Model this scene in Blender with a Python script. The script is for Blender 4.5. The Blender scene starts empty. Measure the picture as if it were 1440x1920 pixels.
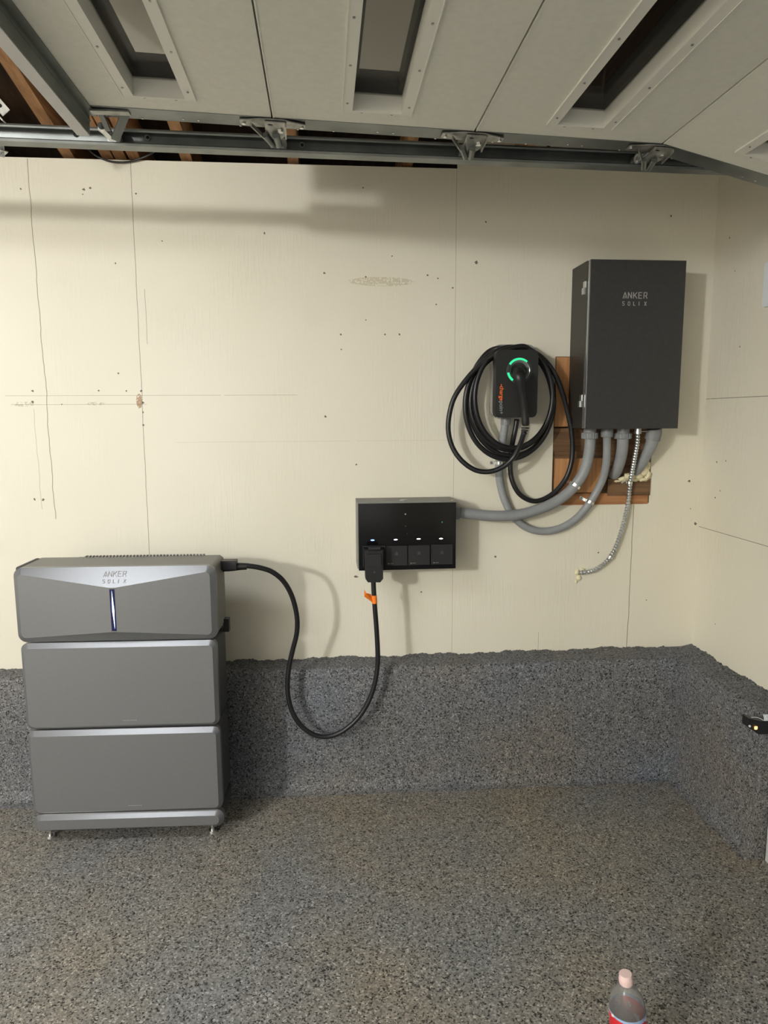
import bpy, bmesh, math, random
from mathutils import Vector, Matrix
random.seed(7)
SC = bpy.context.scene
COL = SC.collection

# ------------------------------------------------------------------ camera
F = 1290.0
CAM = Vector((0, -2.85, 1.56))
YAW, PIT, ROL = math.radians(5.0), math.radians(7.85), math.radians(-0.30)
cy, sy, cp, sp = math.cos(YAW), math.sin(YAW), math.cos(PIT), math.sin(PIT)
fw = Vector((sy*cp, cy*cp, -sp)); rt = Vector((cy, -sy, 0)); up = rt.cross(fw)
r2 = rt*math.cos(ROL)+up*math.sin(ROL); u2 = -rt*math.sin(ROL)+up*math.cos(ROL)
cam = bpy.data.cameras.new('camera'); co = bpy.data.objects.new('camera', cam); COL.objects.link(co)
co.matrix_world = Matrix((( r2.x,u2.x,-fw.x,CAM.x),(r2.y,u2.y,-fw.y,CAM.y),(r2.z,u2.z,-fw.z,CAM.z),(0,0,0,1)))
cam.sensor_fit = 'VERTICAL'; cam.sensor_height = 24.0; cam.lens = F/1920*24.0
cam.clip_start = 0.05; cam.clip_end = 60
SC.camera = co

# ------------------------------------------------------------------ light
w = bpy.data.worlds.new('world'); SC.world = w; w.use_nodes = True
w.node_tree.nodes['Background'].inputs[0].default_value = (0.80, 0.90, 1.0, 1)
w.node_tree.nodes['Background'].inputs[1].default_value = 0.16
def lamp(name, loc, energy, col, rad):
    l = bpy.data.lights.new(name, 'POINT'); l.energy = energy; l.color = col; l.shadow_soft_size = rad
    o = bpy.data.objects.new(name, l); o.location = loc; COL.objects.link(o); return o
lamp('ceiling_lamp_light', (-4.1, -5.5, 2.54), 600, (1.0, 0.995, 0.98), 0.14)
lamp('near_lamp_light', (-2.15, -2.9, 2.47), 26, (1.0, 0.99, 0.955), 0.09)
def area(name, loc, rot, sx, sy, energy, col):
    l = bpy.data.lights.new(name, 'AREA'); l.shape = 'RECTANGLE'; l.size = sx; l.size_y = sy; l.energy = energy; l.color = col
    o = bpy.data.objects.new(name, l); o.location = loc; o.rotation_euler = rot; COL.objects.link(o); return o
area('ceiling_panel_light', (-1.30, -1.78, 2.52), (0, 0, 0), 1.2, .65, 34, (.93, .96, 1.0))
area('rear_fill_light', (-.9, -6.9, 1.1), (math.radians(-90), 0, math.radians(180)), 3.6, 2.0, 16, (.93, .97, 1.0))  # unseen fill behind the camera, added to brighten the door underside
SC.view_settings.view_transform = 'Standard'
SC.view_settings.look = 'None'
SC.view_settings.gamma = 1
SC.view_settings.use_curve_mapping = False
SC.view_settings.exposure = 0.06

# ------------------------------------------------------------------ helpers
def ray(x, y):
    return r2*((x-720)/F)+u2*(-(y-960)/F)+fw
def at(x, y, Y):
    d = ray(x, y); return CAM+d*((Y-CAM.y)/d.y)
def obj(name, bm, m, parent=None, smooth=False, kind=None):
    me = bpy.data.meshes.new(name)
    bmesh.ops.recalc_face_normals(bm, faces=bm.faces[:])
    bm.to_mesh(me); bm.free()
    ms = m if isinstance(m, (list, tuple)) else [m]
    for k in ms: me.materials.append(k)
    if smooth is True:
        for p in me.polygons: p.use_smooth = True
    elif smooth:
        me.polygons.foreach_set('use_smooth', [True]*len(me.polygons))
        try: me.set_sharp_from_angle(angle=math.radians(smooth))
        except Exception: pass
    o = bpy.data.objects.new(name, me); COL.objects.link(o)
    if parent is not None:
        o.parent = parent
        if parent.get('_base'): 
            o.matrix_parent_inverse = Matrix.Translation(parent.location).inverted()
    if kind: o['kind'] = kind
    return o
def thing(name, label, cat, loc=(0,0,0), group=None):
    o = bpy.data.objects.new(name, None); COL.objects.link(o); o.location = loc; o.empty_display_size = .05
    o['_base'] = 1
    o['label'] = label; o['category'] = cat
    if group: o['group'] = group
    return o
def tag(o, label, cat, group=None):
    o['label'] = label; o['category'] = cat
    if group: o['group'] = group
    return o
def box(bm, x0, x1, y0, y1, z0, z1, xf=None, mi=0):
    vs = []
    for z in (z0, z1):
        for y in (y0, y1):
            for x in (x0, x1):
                p = Vector((x, y, z)); vs.append(bm.verts.new(xf(p) if xf else p))
    for f in ((0,1,3,2),(4,6,7,5),(0,4,5,1),(2,3,7,6),(0,2,6,4),(1,5,7,3)):
        fa = bm.faces.new([vs[i] for i in f]); fa.material_index = mi
    return vs
def bevel(bm, w, seg=2):
    bmesh.ops.bevel(bm, geom=[e for e in bm.edges if e.is_manifold and e.calc_face_angle(0) > .5], offset=w, segments=seg, affect='EDGES', profile=.5)
    return bm
def bbox(x0,x1,y0,y1,z0,z1,b=0,seg=2,xf=None):
    bm = bmesh.new(); box(bm,x0,x1,y0,y1,z0,z1,xf)
    if b: bevel(bm,b,seg)
    return bm
def prism(bm, poly, d, mi=0):
    """poly: list of Vector, extruded by vector d"""
    a = [bm.verts.new(p) for p in poly]; b = [bm.verts.new(p+d) for p in poly]
    n = len(poly)
    f1 = bm.faces.new(a); f2 = bm.faces.new(b[::-1]); f1.material_index = f2.material_index = mi
    for i in range(n):
        f = bm.faces.new((a[i], a[(i+1) % n], b[(i+1) % n], b[i])); f.material_index = mi
def smooth_path(pts, n=8):
    P = [Vector(p) for p in pts]; P = [P[0]*2-P[1]]+P+[P[-1]*2-P[-2]]; out = []
    for i in range(1, len(P)-2):
        p0,p1,p2,p3 = P[i-1:i+3]
        for k in range(n):
            t = k/n
            out.append(.5*((2*p1)+(p2-p0)*t+(2*p0-5*p1+4*p2-p3)*t*t+(3*p1-p0-3*p2+p3)*t**3))
    out.append(P[-2]); return out
def resample(path, step):
    out = [path[0].copy()]; acc = 0; 
    for a, b in zip(path, path[1:]):
        L = (b-a).length
        if L < 1e-9: continue
        d = (b-a)/L; pos = 0
        while acc+(L-pos) >= step:
            pos += step-acc; acc = 0; out.append(a+d*pos)
        acc += L-pos
    out.append(path[-1].copy()); return out
def tube(bm, path, rad, seg=14, cap=True, mi=0):
    """rad: number or function(i, n)"""
    n = len(path); prev = None; rings = []
    T0 = (path[1]-path[0]).normalized()
    nrm = T0.orthogonal().normalized()
    for i, p in enumerate(path):
        t = (path[min(i+1, n-1)]-path[max(i-1, 0)]).normalized()
        nrm = (nrm-t*nrm.dot(t)).normalized(); b = t.cross(nrm)
        r = rad(i, n) if callable(rad) else rad
        rings.append([bm.verts.new(p+(nrm*math.cos(2*math.pi*k/seg)+b*math.sin(2*math.pi*k/seg))*r) for k in range(seg)])
    for a, b in zip(rings, rings[1:]):
        for k in range(seg):
            f = bm.faces.new((a[k], a[(k+1) % seg], b[(k+1) % seg], b[k])); f.material_index = mi
    if cap:
        bm.faces.new(rings[0][::-1]).material_index = mi; bm.faces.new(rings[-1]).material_index = mi
def cyl(bm, a, b, r, seg=20, r1=None, mi=0):
    a = Vector(a); b = Vector(b)
    tube(bm, [a, b], lambda i, n: r if i == 0 else (r if r1 is None else r1), seg, mi=mi)
def lathe(bm, prof, seg=32, M=None, mi=0):
    rings = []
    for r, z in prof:
        if r < 1e-6: rings.append([bm.verts.new(M @ Vector((0,0,z)) if M else Vector((0,0,z)))])
        else: rings.append([bm.verts.new((M @ Vector((r*math.cos(2*math.pi*k/seg), r*math.sin(2*math.pi*k/seg), z))) if M else Vector((r*math.cos(2*math.pi*k/seg), r*math.sin(2*math.pi*k/seg), z))) for k in range(seg)])
    for a, b in zip(rings, rings[1:]):
        for k in range(seg):
            k2 = (k+1) % seg
            if len(a) == 1 and len(b) == 1: continue
            if len(a) == 1: f = bm.faces.new((a[0], b[k2], b[k]))
            elif len(b) == 1: f = bm.faces.new((a[k], a[k2], b[0]))
            else: f = bm.faces.new((a[k], a[k2], b[k2], b[k]))
            f.material_index = mi
def rrect(x0, x1, z0, z1, r, n=6):
    """rounded rectangle outline, counter clockwise from bottom left corner, (x,z)"""
    out = []
    for cx, cz, a0 in ((x0+r, z0+r, 180), (x1-r, z0+r, 270), (x1-r, z1-r, 0), (x0+r, z1-r, 90)):
        for k in range(n+1):
            a = math.radians(a0+90*k/n); out.append((cx+r*math.cos(a), cz+r*math.sin(a)))
    return out

# ------------------------------------------------------------------ materials
def mat(name, col, rough=.5, metal=0, spec=.5, noise=None, bump=None, emit=None, es=1, coat=0, trans=0, ior=1.45):
    m = bpy.data.materials.new(name); m.use_nodes = True; nt = m.node_tree; b = nt.nodes['Principled BSDF']
    b.inputs['Base Color'].default_value = (*col, 1); b.inputs['Roughness'].default_value = rough
    b.inputs['Metallic'].default_value = metal; b.inputs['Specular IOR Level'].default_value = spec
    b.inputs['Coat Weight'].default_value = coat; b.inputs['Transmission Weight'].default_value = trans; b.inputs['IOR'].default_value = ior
    if emit: b.inputs['Emission Color'].default_value = (*emit, 1); b.inputs['Emission Strength'].default_value = es
    N = nt.nodes.new; L = nt.links.new
    tc = N('ShaderNodeTexCoord')
    if noise:   # (scale vector, amount)
        mp = N('ShaderNodeMapping'); mp.inputs['Scale'].default_value = noise[0]; L(tc.outputs['Object'], mp.inputs[0])
        n = N('ShaderNodeTexNoise'); n.inputs['Scale'].default_value = 1; n.inputs['Detail'].default_value = 5; L(mp.outputs[0], n.inputs[0])
        r = N('ShaderNodeMapRange'); r.inputs[1].default_value = .3; r.inputs[2].default_value = .7
        r.inputs[3].default_value = 1-noise[1]; r.inputs[4].default_value = 1+noise[1]; L(n.outputs[0], r.inputs[0])
        mx = N('ShaderNodeVectorMath'); mx.operation = 'SCALE'; mx.inputs[0].default_value = col; L(r.outputs[0], mx.inputs['Scale'])
        L(mx.outputs[0], b.inputs['Base Color'])
    if bump:    # (scale vector, strength, distance)
        mp = N('ShaderNodeMapping'); mp.inputs['Scale'].default_value = bump[0]; L(tc.outputs['Object'], mp.inputs[0])
        n = N('ShaderNodeTexNoise'); n.inputs['Scale'].default_value = 1; n.inputs['Detail'].default_value = 3; L(mp.outputs[0], n.inputs[0])
        bp = N('ShaderNodeBump'); bp.inputs['Strength'].default_value = bump[1]; bp.inputs['Distance'].default_value = bump[2]
        L(n.outputs[0], bp.inputs['Height']); L(bp.outputs[0], b.inputs['Normal'])
    return m
def V3(s): return (s, s, s)
galv = mat('galvanized_steel', (.24,.255,.25), .42, .85, noise=((9,9,9), .22), bump=(V3(35), .06, .002))
galvb = mat('bright_galvanized_steel', (.60,.62,.63), .28, .9, noise=((9,9,9), .15))
strutm = mat('shaded_strut_steel', (.22,.235,.225), .55, .8, noise=((9,9,9), .15))  # darker copy of the steel, paints in shade on the strut web
darksteel = mat('stamped_steel', (.36,.36,.34), .38, .85, noise=(V3(40), .3))
boltm = mat('bolt_steel', (.72,.72,.70), .25, .95)
holem = mat('dark_hole', (.01,.01,.01), .8)
doorp = mat('door_panel_paint', (.82,.815,.74), .62, noise=(V3(60), .03), bump=(V3(220), .25, .0006))
framep = mat('window_frame_plastic', (.84,.83,.77), .4)
extp = mat('door_outer_frame', (.035,.032,.028), .5)
glassm = mat('window_glass', (.75,.75,.73), .02, 0, trans=1, ior=1.1)
gray = mat('battery_grey_plastic', (.182,.186,.192), .33, .42, spec=.7, noise=(V3(90), .02), bump=(V3(900), .10, .0003))
graytop = mat('battery_housing_grey', (.20,.195,.175), .55, bump=(V3(900), .10, .0003))
grayshade = mat('battery_shaded_side_grey', (.05,.05,.055), .6)  # darkened grey, the shade on the stack's side is in the colour
embossm = mat('embossed_grey', (.28,.275,.27), .5)
faint = mat('faint_print', (.36,.36,.35), .5)
blackgloss = mat('glossy_black', (.004,.004,.005), .12, spec=.4)
blackplas = mat('black_plastic', (.012,.012,.013), .42)
blackmatte = mat('matte_black_cover', (.012,.012,.013), .6)
blackcord = mat('black_cord_rubber', (.011,.011,.012), .38)
shellm = mat('panel_shell_grey', (.21,.21,.19), .5)
cabm = mat('cabinet_charcoal', (.040,.039,.038), .52, .1, noise=(V3(60), .08), bump=(V3(1200), .25, .0003))
cabside = mat('cabinet_side_charcoal', (.030,.028,.024), .45, .1)
logom = mat('logo_grey', (.42,.42,.40), .4)
conduit = mat('grey_conduit', (.255,.265,.275), .42, noise=(V3(20), .08))
nutm = mat('grey_fitting', (.21,.22,.225), .45)
evsem = mat('charger_black', (.018,.018,.018), .42)
evserim = mat('charger_silver_rim', (.62,.62,.62), .25, .6)
orange = mat('orange_print', (.85,.16,.03), .5)
grprint = mat('grey_print', (.22,.27,.27), .5)
ledg = mat('green_led', (.0,.12,.06), .4, emit=(.05,1,.40), es=.85)
ledb = mat('blue_led', (.1,.3,1), .4, emit=(.12,.38,1), es=9)
ledw = mat('white_led', (.9,.9,1), .4, emit=(.82,.80,1), es=5)
leda = mat('amber_led', (1,.6,.1), .4, emit=(1,.5,.08), es=7)
ledbar = mat('blue_white_led', (.5,.6,1), .4, emit=(.45,.6,1), es=3.5)
slotm = mat('dark_blue_slot', (.008,.009,.055), .2)
dish = mat('holster_dish', (.50,.56,.53), .22, .7)
tape = mat('orange_tape', (.85,.20,.015), .5)
foam = mat('spray_foam', (.74,.67,.45), .8, bump=(V3(60), .8, .006))
whitep = mat('white_plastic', (.72,.76,.80), .45)
cappink = mat('pale_pink_cap', (.75,.55,.52), .45)
redlab = None
tanrust = mat('rusty_brown', (.20,.08,.03), .8)

def wood(name, c1, c2, sc=(3, 60, 60)):
    m = bpy.data.materials.new(name); m.use_nodes = True; nt = m.node_tree; b = nt.nodes['Principled BSDF']; N = nt.nodes.new; L = nt.links.new
    tc = N('ShaderNodeTexCoord'); mp = N('ShaderNodeMapping'); mp.inputs['Scale'].default_value = sc; L(tc.outputs['Object'], mp.inputs[0])
    n = N('ShaderNodeTexNoise'); n.inputs['Scale'].default_value = 1; n.inputs['Detail'].default_value = 6; n.inputs['Distortion'].default_value = .6; L(mp.outputs[0], n.inputs[0])
    cr = N('ShaderNodeValToRGB'); cr.color_ramp.elements[0].position = .32; cr.color_ramp.elements[0].color = (*c1, 1)
    cr.color_ramp.elements[1].position = .68; cr.color_ramp.elements[1].color = (*c2, 1); L(n.outputs[0], cr.inputs[0]); L(cr.outputs[0], b.inputs['Base Color'])
    b.inputs['Roughness'].default_value = .75; b.inputs['Specular IOR Level'].default_value = .25
    return m
woodo = wood('orange_wood', (.26,.115,.045), (.44,.22,.10))
woodo2 = wood('pine_wood', (.36,.17,.07), (.55,.30,.14), (60, 60, 3))
woodb = wood('brown_wood', (.10,.055,.028), (.20,.115,.06))
woodr = wood('rafter_wood', (.24,.12,.055), (.42,.23,.11), (60, 4, 60))
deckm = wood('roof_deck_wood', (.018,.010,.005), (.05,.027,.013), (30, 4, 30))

def flake(name, tint, dark=1.0):
    m = bpy.data.materials.new(name); m.use_nodes = True; nt = m.node_tree; b = nt.nodes['Principled BSDF']; N = nt.nodes.new; L = nt.links.new
    tc = N('ShaderNodeTexCoord')
    ns = N('ShaderNodeTexNoise'); ns.inputs['Scale'].default_value = 150; ns.inputs['Detail'].default_value = 1; L(tc.outputs['Object'], ns.inputs[0])
    ad = N('ShaderNodeVectorMath'); ad.operation = 'MULTIPLY_ADD'; ad.inputs[1].default_value = V3(.006); L(ns.outputs['Color'], ad.inputs[0]); L(tc.outputs['Object'], ad.inputs[2])
    v = N('ShaderNodeTexVoronoi'); v.inputs['Scale'].default_value = 225; L(ad.outputs[0], v.inputs[0])
    sep = N('ShaderNodeSeparateColor'); L(v.outputs['Color'], sep.inputs[0])
    cr = N('ShaderNodeValToRGB'); cr.color_ramp.interpolation = 'CONSTANT'
    e = cr.color_ramp.elements
    stops = [(0,.02),(.09,.06),(.18,.115),(.38,.15),(.60,.18),(.82,.225),(.95,.33)]
    while len(e) < len(stops): e.new(.5)
    for k, (p, g) in enumerate(stops):
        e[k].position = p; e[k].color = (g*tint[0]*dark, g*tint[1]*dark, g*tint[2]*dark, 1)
    L(sep.outputs[0], cr.inputs[0])
    # large patches of warmer / cooler wear
    n2 = N('ShaderNodeTexNoise'); n2.inputs['Scale'].default_value = 1.7; n2.inputs['Detail'].default_value = 4; L(tc.outputs['Object'], n2.inputs[0])
    c2 = N('ShaderNodeValToRGB'); c2.color_ramp.elements[0].position = .36; c2.color_ramp.elements[0].color = (.93,.97,1.06,1); c2.color_ramp.elements[1].position = .66; c2.color_ramp.elements[1].color = (1.10,1.0,.88,1); L(n2.outputs[0], c2.inputs[0])
    mx = N('ShaderNodeMix'); mx.data_type = 'RGBA'; mx.blend_type = 'MULTIPLY'; mx.inputs[0].default_value = 1; L(cr.outputs[0], mx.inputs[6]); L(c2.outputs[0], mx.inputs[7])
    L(mx.outputs[2], b.inputs['Base Color']); b.inputs['Roughness'].default_value = .6; b.inputs['Specular IOR Level'].default_value = .3
    bp = N('ShaderNodeBump'); bp.inputs['Strength'].default_value = .55; bp.inputs['Distance'].default_value = .0015; L(sep.outputs[1], bp.inputs['Height']); L(bp.outputs[0], b.inputs['Normal'])
    return m
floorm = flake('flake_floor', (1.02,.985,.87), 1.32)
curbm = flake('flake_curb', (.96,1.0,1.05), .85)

def wall_material(name, base, cracks, specks, stains, hseams, side=False):
    """cracks: (u0, z0, z1, slope, width) ; specks: (u, z, r) ; u = x (or y on the side wall)"""
    m = bpy.data.materials.new(name); m.use_nodes = True; nt = m.node_tree; b = nt.nodes['Principled BSDF']; N = nt.nodes.new; L = nt.links.new
    tc = N('ShaderNodeTexCoord'); sx = N('ShaderNodeSeparateXYZ'); L(tc.outputs['Object'], sx.inputs[0])
    U = sx.outputs[1 if side else 0]; Z = sx.outputs[2]
    def M(op, a, b_=None, c=None):
        n = N('ShaderNodeMath'); n.operation = op
        for i, v in enumerate((a, b_, c)):
            if v is None: continue
            if isinstance(v, (int, float)): n.inputs[i].default_value = v
            else: L(v, n.inputs[i])
        return n.outputs[0]
    wn = N('ShaderNodeTexNoise'); wn.inputs['Scale'].default_value = 5; wn.inputs['Detail'].default_value = 4
    cb = N('ShaderNodeCombineXYZ'); L(Z, cb.inputs[2]); L(cb.outputs[0], wn.inputs[0])
    wob = M('MULTIPLY', M('SUBTRACT', wn.outputs[0], .5), .03)
    total = None
    def acc(x):
        nonlocal total
        total = x if total is None else M('MAXIMUM', total, x)
    for (u0, z0, z1, sl, wd, wb, k) in cracks:
        c = M('ADD', M('MULTIPLY', M('SUBTRACT', Z, z0), sl), u0)
        c = M('MULTIPLY_ADD', wob, wb, c)
        d = M('ABSOLUTE', M('SUBTRACT', U, c))
        inz = M('MULTIPLY', M('GREATER_THAN', Z, z0), M('LESS_THAN', Z, z1))
        acc(M('MULTIPLY', M('MULTIPLY', M('LESS_THAN', d, wd), inz), k))
    hn = N('ShaderNodeTexNoise'); hn.inputs['Scale'].default_value = 14; L(tc.outputs['Object'], hn.inputs[0])
    for (z0, u0, u1, sl, wd, k) in hseams:
        c = M('ADD', M('MULTIPLY', M('SUBTRACT', U, u0), sl), z0)
        d = M('ABSOLUTE', M('SUBTRACT', Z, c))
        inu = M('MULTIPLY', M('GREATER_THAN', U, u0), M('LESS_THAN', U, u1))
        acc(M('MULTIPLY', M('MULTIPLY', M('MULTIPLY', M('LESS_THAN', d, wd), inu), k), M('GREATER_THAN', hn.outputs[0], .33)))
    sn = N('ShaderNodeTexNoise'); sn.inputs['Scale'].default_value = 160; L(tc.outputs['Object'], sn.inputs[0])
    for (u, z, r) in specks:
        du = M('SUBTRACT', U, u); dz = M('SUBTRACT', Z, z)
        d = M('SQRT', M('ADD', M('MULTIPLY', du, du), M('MULTIPLY', dz, dz)))
        d = M('MULTIPLY_ADD', M('SUBTRACT', sn.outputs[0], .5), r*2.2, d)
        acc(M('MULTIPLY', M('LESS_THAN', d, r), .9))
    # base tone with faint uneven paint
    n1 = N('ShaderNodeTexNoise'); n1.inputs['Scale'].default_value = 1.3; n1.inputs['Detail'].default_value = 6; L(tc.outputs['Object'], n1.inputs[0])
    cr = N('ShaderNodeValToRGB'); cr.color_ramp.elements[0].position = .3; cr.color_ramp.elements[1].position = .7
    cr.color_ramp.elements[0].color = (base[0]*.955, base[1]*.955, base[2]*.93, 1); cr.color_ramp.elements[1].color = (base[0]*1.03, base[1]*1.03, base[2]*1.04, 1)
    L(n1.outputs[0], cr.inputs[0]); col = cr.outputs[0]
    for (u, z, ru, rz, c, k, thr) in stains:
        du = M('DIVIDE', M('SUBTRACT', U, u), ru); dz = M('DIVIDE', M('SUBTRACT', Z, z), rz)
        d = M('ADD', M('MULTIPLY', du, du), M('MULTIPLY', dz, dz))
        nn = N('ShaderNodeTexNoise'); nn.inputs['Scale'].default_value = 110; nn.inputs['Detail'].default_value = 4; L(tc.outputs['Object'], nn.inputs[0])
        f = M('MULTIPLY', M('LESS_THAN', M('ADD', d, M('MULTIPLY', nn.outputs[0], 1.2)), 1.3), M('GREATER_THAN', nn.outputs[0], thr))
        mm = N('ShaderNodeMix'); mm.data_type = 'RGBA'; L(M('MULTIPLY', f, k), mm.inputs[0]); L(col, mm.inputs[6]); mm.inputs[7].default_value = (*c, 1); col = mm.outputs[2]
    if total is not None:
        mm = N('ShaderNodeMix'); mm.data_type = 'RGBA'; L(total, mm.inputs[0]); L(col, mm.inputs[6]); mm.inputs[7].default_value = (.07,.05,.035,1); col = mm.outputs[2]
    L(col, b.inputs['Base Color']); b.inputs['Roughness'].default_value = .55; b.inputs['Specular IOR Level'].default_value = .3
    # plywood grain under the paint and brushed bumps
    mp = N('ShaderNodeMapping'); mp.inputs['Scale'].default_value = (110, 110, 7); L(tc.outputs['Object'], mp.inputs[0])
    g = N('ShaderNodeTexNoise'); g.inputs['Scale'].default_value = 1; g.inputs['Detail'].default_value = 4; L(mp.outputs[0], g.inputs[0])
    g2 = N('ShaderNodeTexNoise'); g2.inputs['Scale'].default_value = 3.5; g2.inputs['Detail'].default_value = 3; L(tc.outputs['Object'], g2.inputs[0])
    amp = N('ShaderNodeMapRange'); amp.inputs[1].default_value = .48; amp.inputs[2].default_value = .72; amp.inputs[3].default_value = .05; amp.inputs[4].default_value = 1; L(g2.outputs[0], amp.inputs[0])
    h = M('MULTIPLY', M('GREATER_THAN', g.outputs[0], .57), amp.outputs[0])
    h = M('ADD', M('MULTIPLY', h, .5), M('MULTIPLY', g.outputs[0], M('MULTIPLY', amp.outputs[0], .8)))
    f3 = N('ShaderNodeTexNoise'); f3.inputs['Scale'].default_value = 260; L(tc.outputs['Object'], f3.inputs[0])
    h = M('ADD', h, M('MULTIPLY', f3.outputs[0], .25))
    bp = N('ShaderNodeBump'); bp.inputs['Strength'].default_value = .6; bp.inputs['Distance'].default_value = .0026; L(h, bp.inputs['Height']); L(bp.outputs[0], b.inputs['Normal'])
    return m
def wp(x, y):
    p = at(x, y, 0); return p.x, p.z
cr_ = [(wp(98,880)[0], 1.16, 2.53, -.008, .0013, 1.0, .75),
       (wp(272,900)[0], .5, 2.56, .004, .0010, .35, .8),
       (wp(255,560)[0]+.035, 1.85, 2.06, .0, .0010, .5, .6),
       (wp(847,1220)[0], .5, 2.6, .002, .0007, .2, .6),
       (wp(1175,1210)[0], .5, 1.18, .006, .0013, .5, .85),
       (wp(1009,1215)[0], .5, .62, .0, .0009, .1, .6),
       (wp(60,760)[0]+.01, 1.2, 1.6, -.01, .0009, 1.0, .45)]
spk = []
for (x, y, r) in ((157,355,2.2),(169,352,2.0),(155,364,1.4),(39,354,1.6),(255,363,1.6),(217,494,1.5),(304,452,1.3),(222,700,1.8),(61,733,2.2),(61,754,2.4),(185,732,1.6),(237,733,1.6),
        (265,733,2.0),(268,755,2.2),(65,936,2.2),(81,937,2.2),(116,758,1.2),(268,773,1.6),(269,797,1.8),(893,492,2.8),(911,416,1.6),(849,540,1.4),(802,516,1.6),(821,522,1.4),(608,512,1.8),(686,519,1.4),
        (639,627,1.6),(749,627,1.8),(496,437,1.6),(681,352,1.4),(818,571,1.3),(722,627,1.8),(668,871,1.8),(610,781,2.2),(929,1044,2.2),(1122,1036,1.6),(1292,902,2.6),(1304,982,2.6),(1258,405,1.8),
        (1295,954,1.2),(790,1110,1.5),(1212,1125,1.2),(735,480,1.2),(686,600,1.2),(640,655,1.3)):
    X, Z = wp(x, y); spk.append((X, Z, r/455*.95))
hs = [(wp(20,742)[1], wp(10,742)[0], wp(560,742)[0], 0.0, .0010, .40), (wp(270,830)[1], wp(330,835)[0], wp(850,835)[0], 0.0, .0008, .22), (wp(250,758)[1], wp(20,758)[0], wp(275,758)[0], 0, .0012, .35)]
st = [(wp(261,752)[0], wp(261,752)[1], .014, .035, (.30,.16,.07), .8, .42),
      (wp(715,528)[0], wp(715,528)[1], .16, .022, (.42,.36,.22), .5, .46),
      (wp(45,758)[0], wp(45,758)[1], .05, .012, (.28,.22,.15), .45, .5),
      (wp(180,757)[0], wp(180,757)[1], .05, .008, (.28,.22,.15), .45, .5),
      (wp(668,1081)[0], wp(668,1081)[1], .012, .006, (.08,.04,.03), .9, .45)]
CREAM = (.70,.666,.562)
wallb = wall_material('cream_painted_plywood', CREAM, cr_, spk, st, hs)
def rp(x, y, X=1.636):
    d = ray(x, y); p = CAM+d*((X-CAM.x)/d.x); return p.y, p.z
y1, z1 = rp(1310, 987); y2, z2 = rp(1326, 748)
spr = [(*rp(x, y), .0035) for (x, y) in ((1378,508),(1368,446),(1361,864),(1387,650),(1350,920),(1341,933),(1341,1170),(1344,866))]
wallr = wall_material('cream_painted_side_plywood', CREAM, [], spr, [], [(z1, -1.0, 0, 0, .0012, .8), (z2, -.62, 0, 0, .0012, .85)], side=True)
wallp = mat('plain_cream_paint', CREAM, .6)
ceilm = mat('white_board', (.62,.60,.55), .7)

# ------------------------------------------------------------------ setting
def struct(name, bm, m, **k): return obj(name, bm, m, kind='structure', **k)
bm = bmesh.new(); box(bm, -4.6, 1.72, -7.0, .0, -.10, 0); struct('floor', bm, floorm)
bm = bmesh.new(); box(bm, 1.72, 9.0, -9.0, 3.0, -.10, -.01); struct('driveway', bm, mat('driveway_concrete', (.42,.41,.39), .9))

HX0, HX1, HZ0, HZ1 = .969, 1.404, 1.186, 1.806
bm = bmesh.new(); T = .013
ztl = wp(120,297)[1]; ztm = wp(550,308)[1]; xs2 = wp(248,303)[0]; xs3 = wp(858,314)[0]
box(bm, -4.5, xs2, 0, T, .45, ztl); box(bm, xs2, xs3, 0, T, .45, ztm)
box(bm, xs3, HX0, 0, T, .45, 2.78)
box(bm, HX0, HX1, 0, T, .45, HZ0); box(bm, HX0, HX1, 0, T, HZ1, 2.78)
box(bm, HX1, 1.636, 0, T, .45, 2.78)
wb = struct('wall_back', bm, wallb)
bm = bmesh.new(); box(bm, -4.5, 1.75, .11, .13, 0, 2.5); struct('wall_back_outer', bm, woodb)
bm = bmesh.new(); box(bm, 1.636, 1.70, -.76, .02, .45, 3.0); box(bm, 1.636, 1.70, -5.4, -.76, 2.55, 3.0); box(bm, 1.636, 1.70, -7, -5.4, 0, 3.0)
struct('wall_right', bm, wallr)
bm = bmesh.new(); box(bm, -4.6, -4.5, -7, .02, 0, 3.8); struct('wall_left', bm, wallp)
bm = bmesh.new(); box(bm, -4.6, 1.7, -7.1, -7.0, 0, 4.1); struct('wall_front', bm, wallp)

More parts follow.
